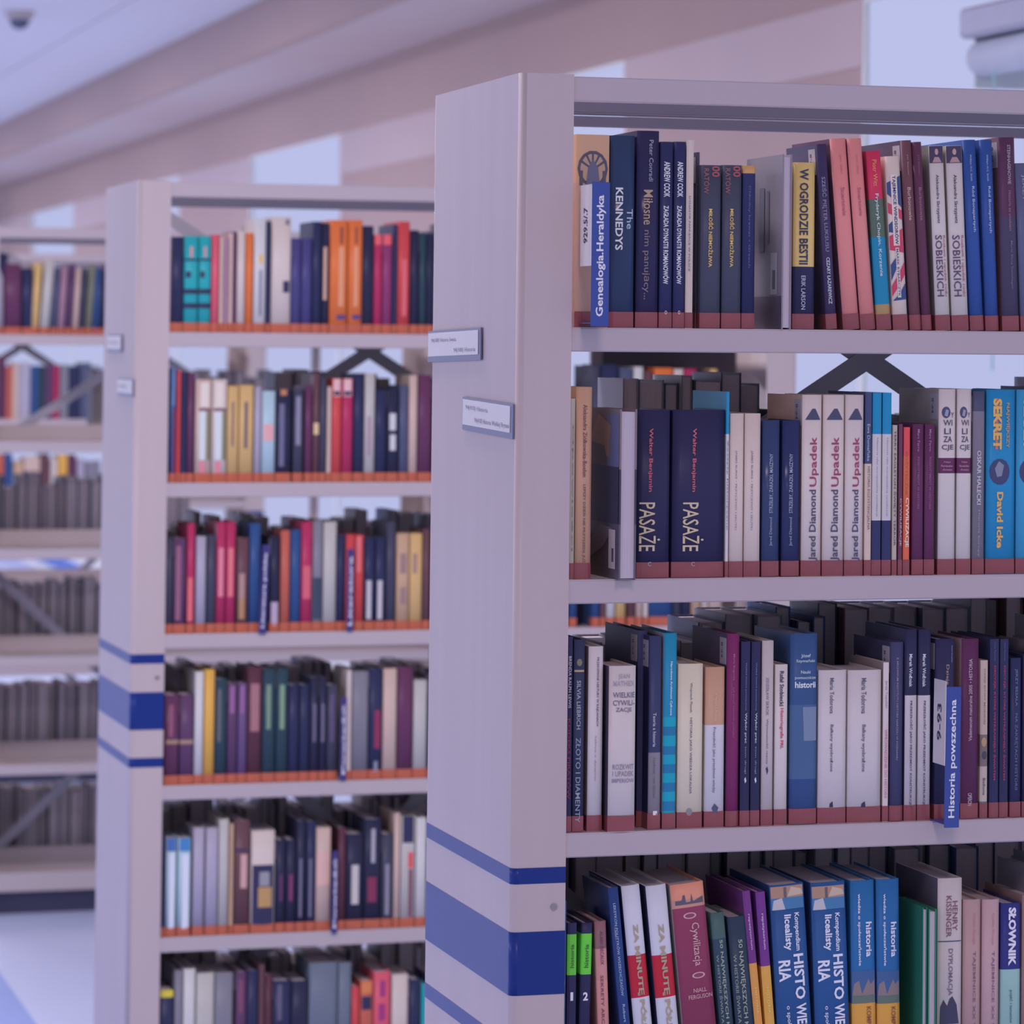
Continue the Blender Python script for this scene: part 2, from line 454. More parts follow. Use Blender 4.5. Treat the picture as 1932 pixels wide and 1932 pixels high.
def label_holder(root, ya, yb, za, zb, tilt, lines):
    yc, zc = (ya + yb) / 2, (za + zb) / 2
    o = box('label_holder', (-0.0035, -0.0012, (ya - yb) / 2, (yb - ya) / 2, (za - zb) / 2, (zb - za) / 2), M_SLEEVE, root)
    o.location = (0, yc, zc); o.rotation_euler = (tilt, 0, 0)
    box('paper_label', (-0.0046, -0.0037, (ya - yb) / 2 + 0.012, (yb - ya) / 2 - 0.006, (za - zb) / 2 + 0.0075, (zb - za) / 2 - 0.003), M_PAPER, o)
    for s, y0, y1, z0, z1 in lines:
        gv, gf = text_geo(s)
        vv = [(-0.0049, y0 + (y1 - y0) * a - yc, z0 + (z1 - z0) * b - zc) for a, b in gv]
        link_mesh('label_lettering', vv, gf, mat('label_ink', (128, 120, 152), 0.6, 0.2, 0.0), o)

bc = bookcase(1, 'sharp white steel bookcase nearest the camera, with two label holders on its end panel')
label_holder(bc, 0.190, 0.512, 1.680, 1.7225, -0.014, [('94(100) Historia świata', 0.485, 0.33, 1.705, 1.7125), ('94(100) Historia', 0.345, 0.215, 1.690, 1.6975)])
label_holder(bc, 0.006, 0.292, 1.586, 1.630, 0.02, [('94(410) Historia', 0.268, 0.14, 1.6125, 1.620), ('94(410) Historia Wielkiej Brytanii', 0.215, 0.02, 1.597, 1.605)])
bc = bookcase(2, 'blurred white steel bookcase in the middle, behind the nearest one')
label_holder(bc, 0.19, 0.42, 1.681, 1.719, 0.0, [('94(438)', 0.40, 0.25, 1.697, 1.706)])
label_holder(bc, 0.006, 0.24, 1.587, 1.625, 0.0, [('94(438)', 0.22, 0.1, 1.603, 1.612)])
bookcase(3, 'third white steel bookcase at the far left with mostly bare front shelves')
bookcase(4, 'rearmost white steel bookcase glimpsed through the bare shelves at far left')

# ------------------------------------------------------------------ ceiling camera and window blind
dc = empty('security_camera', (0.895, 13.634, ZC - 0.008), 'small dome security camera with dark lens on the white ceiling', 'camera')
v, f = [], []
for k, (r, z) in enumerate(((0.070, 0.0), (0.068, -0.012), (0.055, -0.04))):
    v += [(r * math.cos(2 * math.pi * i / 24), r * math.sin(2 * math.pi * i / 24), z) for i in range(24)]
for k in range(2):
    f += [(k * 24 + i, k * 24 + (i + 1) % 24, k * 24 + 24 + (i + 1) % 24, k * 24 + 24 + i) for i in range(24)]
f += [tuple(range(24)), tuple(range(48, 72))]
link_mesh('mounting_base', v, f, mat('camera_housing', (150, 140, 165), 0.5), dc, smooth=range(48))
v, f = [], []
for k in range(6):
    a = math.pi / 2 * k / 6
    v += [(0.047 * math.cos(a) * math.cos(2 * math.pi * i / 20), 0.047 * math.cos(a) * math.sin(2 * math.pi * i / 20), -0.0405 - 0.047 * math.sin(a)) for i in range(20)]
for k in range(5):
    f += [(k * 20 + i, k * 20 + (i + 1) % 20, k * 20 + 20 + (i + 1) % 20, k * 20 + 20 + i) for i in range(20)]
f.append(tuple(range(100, 120)))
link_mesh('lens_dome', v, f, mat('smoked_dome', (66, 68, 112), 0.08, 0.6, 0.0), dc, smooth=range(100))

rb = empty('roller_blind', (2.25, 2.6, 2.40), 'white rolled-up roller blind under its casing by the bright window', 'blind')
v, f = cyl((0, 0.02, 0.034), 0.046, 1.76, 'y', 24)
link_mesh('blind_roll', v, f, mat('blind_fabric', (158, 160, 202), 0.6), rb, smooth=range(24))
box('casing', (-0.06, 0.15, -0.02, 1.80, 0.083, 0.16), mat('blind_casing', (140, 138, 178), 0.5), rb, 0.01)
box('bracket', (-0.02, 0.15, 1.782, 1.79, -0.04, 0.083), mat('blind_bracket', (150, 152, 182), 0.5), rb)
v, f = cyl((-0.03, 1.62, -0.75), 0.003, 0.745, 'z', 8)
link_mesh('pull_cord', v, f, mat('blind_cord', (130, 160, 190), 0.5), rb)

# ------------------------------------------------------------------ unseen ceiling lamps over the aisles; front rows added to warm the near bookcase
for ly in (-5.4, -2.4, 1.3, 4.9, 8.5, 12.1, 15.7, 19.3, 22.9, 26.5):
    for lx in (-0.06, -4.6):
        lp = empty('ceiling_lamp', (lx, ly, ZC - 0.01), 'unseen recessed square ceiling light panel above the aisles', 'lamp', 'recessed ceiling lights')
        box('lamp_frame', (-0.3, 0.3, -0.3, 0.3, -0.012, 0.0), M_FRAME, lp, 0.004)
        dif = mat('lamp_diffuser', (200, 200, 220), 0.6, 0.2, 0.0)
        box('diffuser', (-0.26, 0.26, -0.26, 0.26, -0.016, -0.0125), dif, lp)
        ld = bpy.data.lights.new('ceiling_lamp_light', 'AREA'); ld.shape = 'SQUARE'; ld.size = 0.5; ld.energy = 25 if ly < 0 else (58 if ly < 3 else 50); ld.color = (1.0, 0.76, 0.80) if ly < 0 else (0.92, 0.84, 1.0)
        lo = bpy.data.objects.new('ceiling_lamp_light', ld); col.objects.link(lo); lo.parent = lp; lo.location = (0, 0, -0.03)
# ------------------------------------------------------------------ near bookcase, top shelf
def shelf_row(row, sh, items):
    for i, it in enumerate(items):
        it = dict(it); px_book(row, sh, i + 1, **it)
def B(desc, u0, u1, vtop, col_, texts=(), decals=(), **kw):
    return dict(desc=desc, u0=u0, u1=u1, vtop=vtop, col_=col_, texts=texts, decals=decals, **kw)
BK = (44, 42, 80); BROWN = (96, 58, 78); PINK = (212, 118, 130)
romanow = [('ANDREW COOK', 305, 372, .5, .5, WH, 'd', .012), ('ZAGŁADA DYNASTII ROMANOWÓW', 388, 536, .5, .5, WH, 'd', .012), ('O', 586, 593, .5, .2, WH, 'h')]
milosc = [('MIŁOŚĆ NIEMOŻLIWA', 394, 504, .5, .24, YE, 'd', .012), ('RATÓW', 318, 366, .28, .3, (132, 78, 92), 'd'), ('00', 313, 334, .72, .42, (140, 72, 88), 'd', .02)]
sobie = [('Aleksandra Skrzypietz', 330, 422, .45, .26, DK, 'd'), ('Rozkwit i upadek rodu', 445, 560, .78, .22, (150, 78, 110), 'd'), ('SOBIESKICH', 444, 560, .40, .46, (82, 62, 100), 'd')]
port = [((60, 50, 80), rect(.02, .98, 276, 308)), ((160, 128, 140), circ(.5, 287, .12, 6)), ((150, 118, 132), [(.2, 307), (.35, 297), (.65, 297), (.85, 307)])]
shelf_row(1, 0, [
    B('tan paperback with arched picture', 1083, 1147, 253, [(253, (168, 132, 122)), (345, (158, 124, 128))], bulge=0.0004, decals=[
        ((72, 66, 92), circ(.5, 318, .46, 34)), ((150, 122, 118), circ(.5, 318, .38, 28)), ((72, 66, 92), [(.12, 306), (.16, 302), (.5, 318), (.48, 321)]), ((72, 66, 92), [(.88, 306), (.84, 302), (.5, 318), (.52, 321)]), ((72, 66, 92), [(.28, 294), (.33, 291), (.52, 318), (.48, 318)]), ((72, 66, 92), [(.72, 294), (.67, 291), (.48, 318), (.52, 318)]), ((72, 66, 92), rect(.47, .53, 286, 318)), ((72, 66, 92), rect(.1, .2, 322, 350)), ((72, 66, 92), rect(.8, .9, 322, 350)), ((84, 82, 118), [(.3, 350), (.36, 316), (.5, 300), (.66, 316), (.72, 350)])]),
    B('glossy navy hardback', 1148.5, 1196, 255, (46, 58, 96), [('KENNEDYS', 354, 472, .36, .3, WH, 'd', .015), ('The', 394, 432, .80, .26, (150, 164, 196), 'd')], rough=.16, bulge=.006),
    B('tall black hardback', 1199, 1242, 246, BK, [('Peter Conradi', 264, 342, .62, .2, (130, 128, 160), 'd'), ('Miłosne', 358, 424, .5, .42, GOLD, 'd'), ('nim panujący...', 434, 565, .42, .34, (112, 98, 116), 'd')], bulge=.006, rough=.2),
    B('slim navy paperback, left copy', 1243, 1268, 267, (46, 48, 92), romanow),
    B('slim navy paperback, right copy', 1269, 1292, 267, (46, 48, 92), romanow),
    B('cream thin paperback', 1292, 1307, 264, (176, 160, 172), [('DYNASTIE PANUJĄCE W POLSCE', 370, 512, .42, .3, (92, 82, 112), 'd')], depth=.12),
    B('narrow dark-grey booklet', 1311, 1318, 287, (66, 62, 92), sticker=True, depth=.16, dy=.02),
    B('dark-grey novel, left copy', 1320, 1359, 311, (64, 66, 92), milosc),
    B('dark-grey novel, right copy', 1361, 1398, 311, (64, 66, 92), milosc),
    B('navy paperback with gold head', 1399, 1424, 312, [(312, (176, 132, 100)), (327, (44, 46, 90))], [('Chłodny krawat • Grzech', 350, 505, .5, .22, (84, 88, 140), 'd')]),
    B('grey book turned pages outward', 1473, 1493, 291, (118, 108, 132), rev=True, dy=-.012, depth=.16, tape=False, ldecals=((( 150, 142, 166), [(.12, .2), (.3, .2), (.3, .44), (.12, .44)]), ((66, 60, 86), [(.17, .23), (.25, .23), (.25, .34), (.17, .34)]), ((84, 76, 100), [(.35, .5), (.42, .5), (.42, .8), (.35, .8)]), ((84, 76, 100), [(.48, .45), (.62, .45), (.62, .82), (.48, .82)]), ((72, 64, 92), [(0.0, 0.0), (1.0, 0.0), (1.0, .19), (0.0, .19)]))),
    B('black-and-yellow paperback', 1495, 1536.5, 306, [(306, (196, 162, 118)), (503, BK)], [('W OGRODZIE BESTII', 318, 499, .47, .42, (48, 50, 82), 'd', .015), ('ERIK LARSON', 520, 584, .47, .2, (160, 158, 190), 'd')]),
    B('dark violet leaning paperback', 1559, 1580, 272, (58, 50, 88), [('SZEŚĆ PIĘTER LUKSUSU', 334, 475, .5, .55, (122, 118, 156), 'd'), ('CEZARY ŁAZAREWICZ', 486, 574, .5, .34, (170, 168, 200), 'd', .01)], ut=1539, sticker=True, depth=.13),
    B('salmon-pink hardback, left copy', 1592, 1623.5, 262, PINK, [('John Miller', 292, 330, .55, .16, (176, 92, 112), 'd'), ('Stuartowie', 354, 408, .55, .26, (150, 82, 110), 'd')], ut=1565.5, bulge=.005, side=(92, 60, 92)),
    B('salmon-pink hardback, right copy', 1625, 1653.5, 262, PINK, [('John Miller', 292, 330, .55, .16, (176, 92, 112), 'd'), ('Stuartowie', 354, 408, .55, .26, (150, 82, 110), 'd')], ut=1598, bulge=.005, side=(112, 66, 96)),
    B('red, green and blue biography', 1655, 1683, 285, [(285, (176, 50, 88)), (376, (78, 92, 92)), (448, (36, 114, 164)), (575, (150, 120, 96))], [('Fryderyk Chopin. Korzenie', 366, 522, .5, .3, (180, 186, 214), 'd'), ('Piotr Witt', 302, 352, .5, .3, (200, 130, 90), 'd')], ut=1634),
    B('white paperback with red-and-blue crosses', 1686, 1714.5, 295, (190, 172, 184), [('TAJEMNICE WINDSORÓW', 332, 462, .5, .34, (44, 52, 96), 'd', .012), ('MAREK RYBARCZYK', 470, 560, .5, .16, (60, 70, 120), 'd')], ut=1669.5, decals=[
        ((52, 66, 122), [(.02, 345), (.98, 332), (.98, 392), (.02, 366)]), ((172, 58, 92), [(.02, 382), (.98, 398), (.98, 416), (.02, 402)]), ((172, 58, 92), [(.02, 446), (.98, 432), (.98, 478), (.02, 472)]),
        ((52, 66, 122), [(.02, 424), (.4, 414), (.4, 440), (.02, 438)]), ((172, 58, 92), [(.02, 540), (.98, 496), (.98, 520), (.02, 560)]), ((52, 66, 122), [(.5, 556), (.98, 536), (.98, 566), (.05, 568)]), ((52, 66, 122), [(.02, 500), (.5, 482), (.6, 494), (.02, 530)]), ((190, 174, 188), rect(.28, .72, 330, 464)), ((190, 174, 188), rect(.38, .62, 468, 562))]),
    B('brown hardback, left copy', 1718, 1740, 265, (100, 66, 84), [('J.H. Shennan', 292, 330, .5, .16, (150, 124, 136), 'd'), ('Burbonowie', 354, 416, .5, .3, (170, 146, 154), 'd')], ut=1699, bulge=.005, sticker=True, side=(70, 58, 86)),
    B('brown hardback, right copy', 1741, 1760, 268, (86, 52, 80), [('J.H. Shennan', 292, 330, .5, .16, (122, 94, 118), 'd'), ('Burbonowie', 354, 416, .5, .3, (128, 98, 120), 'd')], ut=1721, bulge=.005),
    B('white royal biography, left copy', 1766, 1794.5, 275, (178, 168, 186), sobie, port, ut=1752, side=(122, 114, 126)),
    B('white royal biography, right copy', 1797, 1829, 275, (178, 168, 186), sobie, port, ut=1784, side=(160, 150, 160)),
    B('blue cloth hardback, left copy', 1832, 1858, 264, (48, 72, 146), [('William H.C. Smith', 292, 342, .52, .14, (140, 150, 196), 'd'), ('Ród Bonapartych', 352, 438, .58, .26, (158, 164, 204), 'd')], ut=1816, bulge=.005),
    B('blue cloth hardback, right copy', 1861, 1886, 264, (48, 72, 146), [('William H.C. Smith', 292, 342, .52, .14, (140, 150, 196), 'd'), ('Ród Bonapartych', 352, 440, .58, .26, (158, 164, 204), 'd')], ut=1848, bulge=.005),
    B('tall maroon paperback', 1892, 1924, 259, [(259, (80, 50, 84)), (410, (66, 60, 92))], [('STEINHAGENOWIE', 274, 348, .6, .2, (150, 136, 158), 'd'), ('Historia ze smakiem', 360, 436, .6, .18, (128, 98, 120), 'd'), ('Maria Ekna Steinhagen', 455, 546, .62, .18, (98, 94, 126), 'd')], ut=1883, sticker=True, side=(104, 72, 92)),
    B('slate-grey hardback', 1927, 1955, 308, (84, 86, 126), [('JERZY', 330, 380, .5, .3, (130, 132, 170), 'd')], ut=1915),
])
# red ribbon bookmark hanging out of the colourful biography belongs to that book
bio = [o for o in col.objects if o.get('label', '').startswith('red, green and blue')][0]
tt = 0.0185; hh = [c for c in bio.children if c.name.startswith('cover')][0].dimensions.z
rp = [(0.006, 0.05, hh - 0.004), (0.0035, 0.040, hh + 0.014), (-0.001, 0.025, hh + 0.018), (-0.0045, 0.010, hh + 0.014), (-0.007, 0.004, hh + 0.006)]
rv = []
for x, y, z in rp: rv += [(x, y, z), (x, y + 0.0055, z), (x + .0004, y, z - .0006), (x + .0004, y + 0.0055, z - .0006)]
rf = []
for k in range(len(rp) - 1):
    a = 4 * k; rf += [(a, a + 1, a + 5, a + 4), (a + 2, a + 6, a + 7, a + 3), (a, a + 4, a + 6, a + 2), (a + 1, a + 3, a + 7, a + 5)]
link_mesh('ribbon_bookmark', rv, rf, mat('red_ribbon', (112, 40, 72), 0.5), bio)

# ------------------------------------------------------------------ near bookcase, second shelf
pas = lambda a, b: [('Walter Benjamin', 808, 928, a, b * .85, (168, 84, 104), 'd', .015), ('PASAŻE', 948, 1040, a, b * 3.6, (176, 160, 150), 'd'), ('C', 1060, 1068, a, b * .6, (140, 140, 170), 'h')]
upadek = [('Jared Diamond', 924, 1058, .6, .46, (74, 68, 104), 'u', .008), ('Upadek', 824, 918, .62, .48, (136, 58, 98), 'u', .004)]
pyr = [((66, 64, 98), [(.14, 792), (.34, 780), (.5, 771), (.66, 771), (.78, 780), (.94, 792)])]
burke = [('JAMES BURKE • PRZYCZYNY I SKUTKI', 850, 1000, .42, .16, (126, 112, 142), 'd')]
strz = [('Jared Diamond', 976, 1030, .5, .2, (130, 134, 174), 'u'), ('STRZELBY, ZARAZKI, MASZYNY', 856, 968, .5, .24, (140, 144, 182), 'u')]
cyw = [('WI', 792, 803, .52, .55, (66, 62, 96), 'h'), ('LI', 808, 819, .5, .4, (66, 62, 96), 'h'), ('ZA', 823, 834, .52, .52, (66, 62, 96), 'h'), ('CJE', 839, 851, .52, .72, (66, 62, 96), 'h'), ('Y', 778, 788, .8, .2, (66, 62, 96), 'h'),
       ('Felipe', 870, 874, .5, .4, (160, 128, 158), 'h'), ('Fernández-', 877, 881, .5, .7, (160, 128, 158), 'h'), ('-Armesto', 884, 888, .5, .6, (160, 128, 158), 'h')]
cywd = [((66, 66, 104), circ(.42, 778, .26, 11)), ((130, 130, 164), [(.32, 784), (.4, 772), (.58, 774), (.5, 786)])]
ferro = [('Marc Ferro', 810, 852, .5, .22, (140, 110, 146), 'd'), ('RESENTYMENT W HISTORII', 862, 960, .5, .2, (122, 88, 126), 'd')]
sek = [('SEKRET', 752, 848, .36, .3, (200, 150, 92), 'd', .04), ('NAJWIĘKSZY', 760, 846, .72, .15, (168, 128, 90), 'd', .02), ('David Icke', 928, 1034, .46, .22, (192, 150, 98), 'd', .03)]
sekd = [((58, 62, 106), circ(.45, 890, .36, 25)), ((116, 116, 152), [(.28, 884), (.42, 870), (.6, 878), (.52, 898), (.36, 900)]), ((190, 92, 86), rect(.30, .38, 752, 848))]
shelf_row(1, 1, [
    B('very thin pale booklet', 1073, 1083, 752, (150, 142, 150), [('Opowieści', 800, 1040, .5, .4, (100, 96, 120), 'd')]),
    B('tan paperback with brown title', 1083.5, 1115, 730, (172, 134, 126), [('Aleksandra Ziółkowska-Boehm', 763, 900, .55, .26, (104, 72, 88), 'd'), ('LEPSZY DZIEŃ NIE PRZYSZEDŁ JUŻ', 914, 1062, .55, .26, (104, 72, 88), 'd')]),
    B('photo-covered book turned pages outward', 1166, 1200, 772, [(772, (112, 98, 118)), (886, (62, 56, 84)), (990, (84, 78, 104))], rev=True, dy=-.030, depth=.15, tape=False, bulge=.001, ldecals=(((96, 98, 150), [(.02, .66), (.42, .66), (.42, .97), (.02, .97)]), ((148, 116, 108), [(.98, .82), (.7, .97), (.3, .9), (.35, .72), (.75, .68), (.98, .72)]), ((96, 80, 88), [(.95, .68), (.4, .68), (.5, .78), (.95, .8)]), ((52, 48, 84), [(0.02, .33), (.98, .33), (.98, .66), (.02, .66)]), ((110, 100, 128), [(.98, .2), (.6, .31), (.2, .3), (.5, .18), (.98, .1)]), ((178, 166, 190), [(.1, .06), (.32, .06), (.32, .29), (.1, .29)]), ((84, 76, 110), [(.15, .1), (.22, .1), (.22, .18), (.15, .18)]))),
    B('thick black hardback, narrower copy', 1201, 1263, 773, BK, pas(.38, .18), bulge=.008),
    B('thick black hardback, wider copy', 1267, 1366, 773, BK, pas(.4, .112), bulge=.010),
    B('thin white paperback with blue head', 1367, 1374, 739, [(739, (36, 120, 178)), (819, (178, 172, 196))], [('Zeszyty historyczne', 830, 1000, .5, .5, (70, 80, 130), 'd')]),
    B('cream paperback, left copy', 1375, 1402, 780, (186, 168, 182), burke),
    B('cream paperback, right copy', 1403, 1434, 780, (186, 168, 182), burke),
    B('dark-blue paperback, left copy', 1437, 1470, 793, (50, 60, 104), strz, rough=.2),
    B('dark-blue paperback, right copy', 1474, 1508, 793, (42, 48, 94), strz, rough=.2),
    B('cream paperback with pyramid, leftmost copy', 1511, 1549, 745, (186, 172, 190), upadek, pyr, side=(168, 140, 148), sticker=True),
    B('cream paperback with pyramid, middle copy', 1551, 1591.5, 745, (186, 172, 190), upadek, pyr),
    B('cream paperback with pyramid, rightmost copy', 1593, 1628.5, 745, (184, 170, 190), upadek, pyr),
    B('navy-headed cream paperback', 1630, 1643.5, 740, [(740, (60, 68, 112)), (875, (182, 162, 170))], [('Ewa Domańska', 800, 870, .5, .5, (150, 156, 190), 'd'), ('HISTORIA EGZYSTENCJALNA', 880, 1000, .5, .5, (112, 94, 116), 'd')]),
    B('blue-topped white paperback, left copy', 1644, 1662, 741, [(741, (36, 118, 176)), (819, (176, 168, 192)), (982, (50, 52, 96))], [('Historia idei europejskiej cywilizacji', 826, 974, .5, .2, (124, 116, 150), 'd')]),
    B('blue-topped white paperback, right copy', 1663, 1681, 741, [(741, (36, 118, 176)), (819, (176, 168, 192)), (982, (50, 52, 96))], [('Historia idei europejskiej cywilizacji', 826, 974, .5, .2, (124, 116, 150), 'd')]),
    B('thin beige paperback', 1682, 1692, 802, (160, 148, 156), [('TERRY EAGLETON ŚWIĘTY TERROR', 812, 1030, .5, .7, (70, 66, 90), 'd')]),
    B('thin dark paperback', 1693.5, 1702, 800, (96, 56, 86), [('CYWILIZACJE', 940, 1030, .5, .6, (190, 160, 170), 'd')]),
    B('red-orange thin paperback', 1703, 1716, 806, [(806, (190, 74, 92)), (860, (200, 96, 84)), (935, (196, 92, 78))], [('POŻYTECZNE', 852, 935, .5, .55, (150, 90, 60), 'd'), ('CYWILIZACJE', 939, 1032, .5, .7, (206, 190, 200), 'd', .015)]),
    B('maroon paperback, left copy', 1720, 1742, 800, (88, 48, 88), ferro),
    B('maroon paperback, right copy', 1743, 1763, 800, (88, 48, 88), ferro),
    B('white history with stacked title, left copy', 1769, 1802, 734, [(734, (182, 170, 190)), (864, (92, 46, 88)), (893, (180, 170, 190))], cyw, cywd, side=(130, 124, 142), sticker=True),
    B('white history with stacked title, right copy', 1804, 1832, 734, [(734, (182, 170, 190)), (864, (92, 46, 88)), (893, (180, 170, 190))], cyw, cywd),
    B('grey hardback', 1834, 1857, 738, [(738, (70, 70, 104)), (776, (108, 102, 128))], [('OSKAR HALECKI', 850, 952, .5, .36, (172, 168, 192), 'd', .01), ('Historia Europy', 962, 1050, .5, .2, (136, 130, 156), 'd')], sticker=True),
    B('bright blue paperback with globe, left copy', 1860, 1915, 735, (40, 118, 182), sek, sekd, bulge=.006),
    B('bright blue paperback with globe, right copy', 1917, 1972, 735, (58, 132, 190), sek, sekd, bulge=.006),
])

# ------------------------------------------------------------------ near bookcase, third shelf
zr = [('Maria Todorova', 1279, 1346, .46, .15, (84, 78, 112), 'd'), ('Bałkany wyobrażone', 1367, 1456, .46, .15, (84, 78, 112), 'd')]
fox = [((48, 46, 82), [(.40, 1523), (.42, 1516), (.52, 1512), (.54, 1523)])]
woz = [('Marek Woźniak', 1234, 1296, .45, .3, (176, 176, 206), 'd', .01), ('PRZESZŁOŚĆ JAKO PRZEDMIOT KONSTRUKCJI', 1322, 1518, .5, .28, (72, 68, 102), 'd', .012)]
dec = [('DECYZJE, KTÓRE WSTRZĄSNĘŁY ŚWIATEM', 1256, 1472, .5, .36, (150, 58, 92), 'd', .012), ('Hans Kammer', 1212, 1248, .5, .2, (80, 82, 130), 'd')]
kon = [('Wykład historii powszechnej', 1250, 1340, .5, .2, (110, 110, 150), 'd'), ('Wybór prac', 1345, 1402, .5, .3, (180, 178, 206), 'd'), ('tom drugi', 1408, 1460, .5, .2, (130, 128, 166), 'd')]
bird = [((176, 176, 206), [(.4, 1470), (.55, 1466), (.65, 1474), (.5, 1478)])]
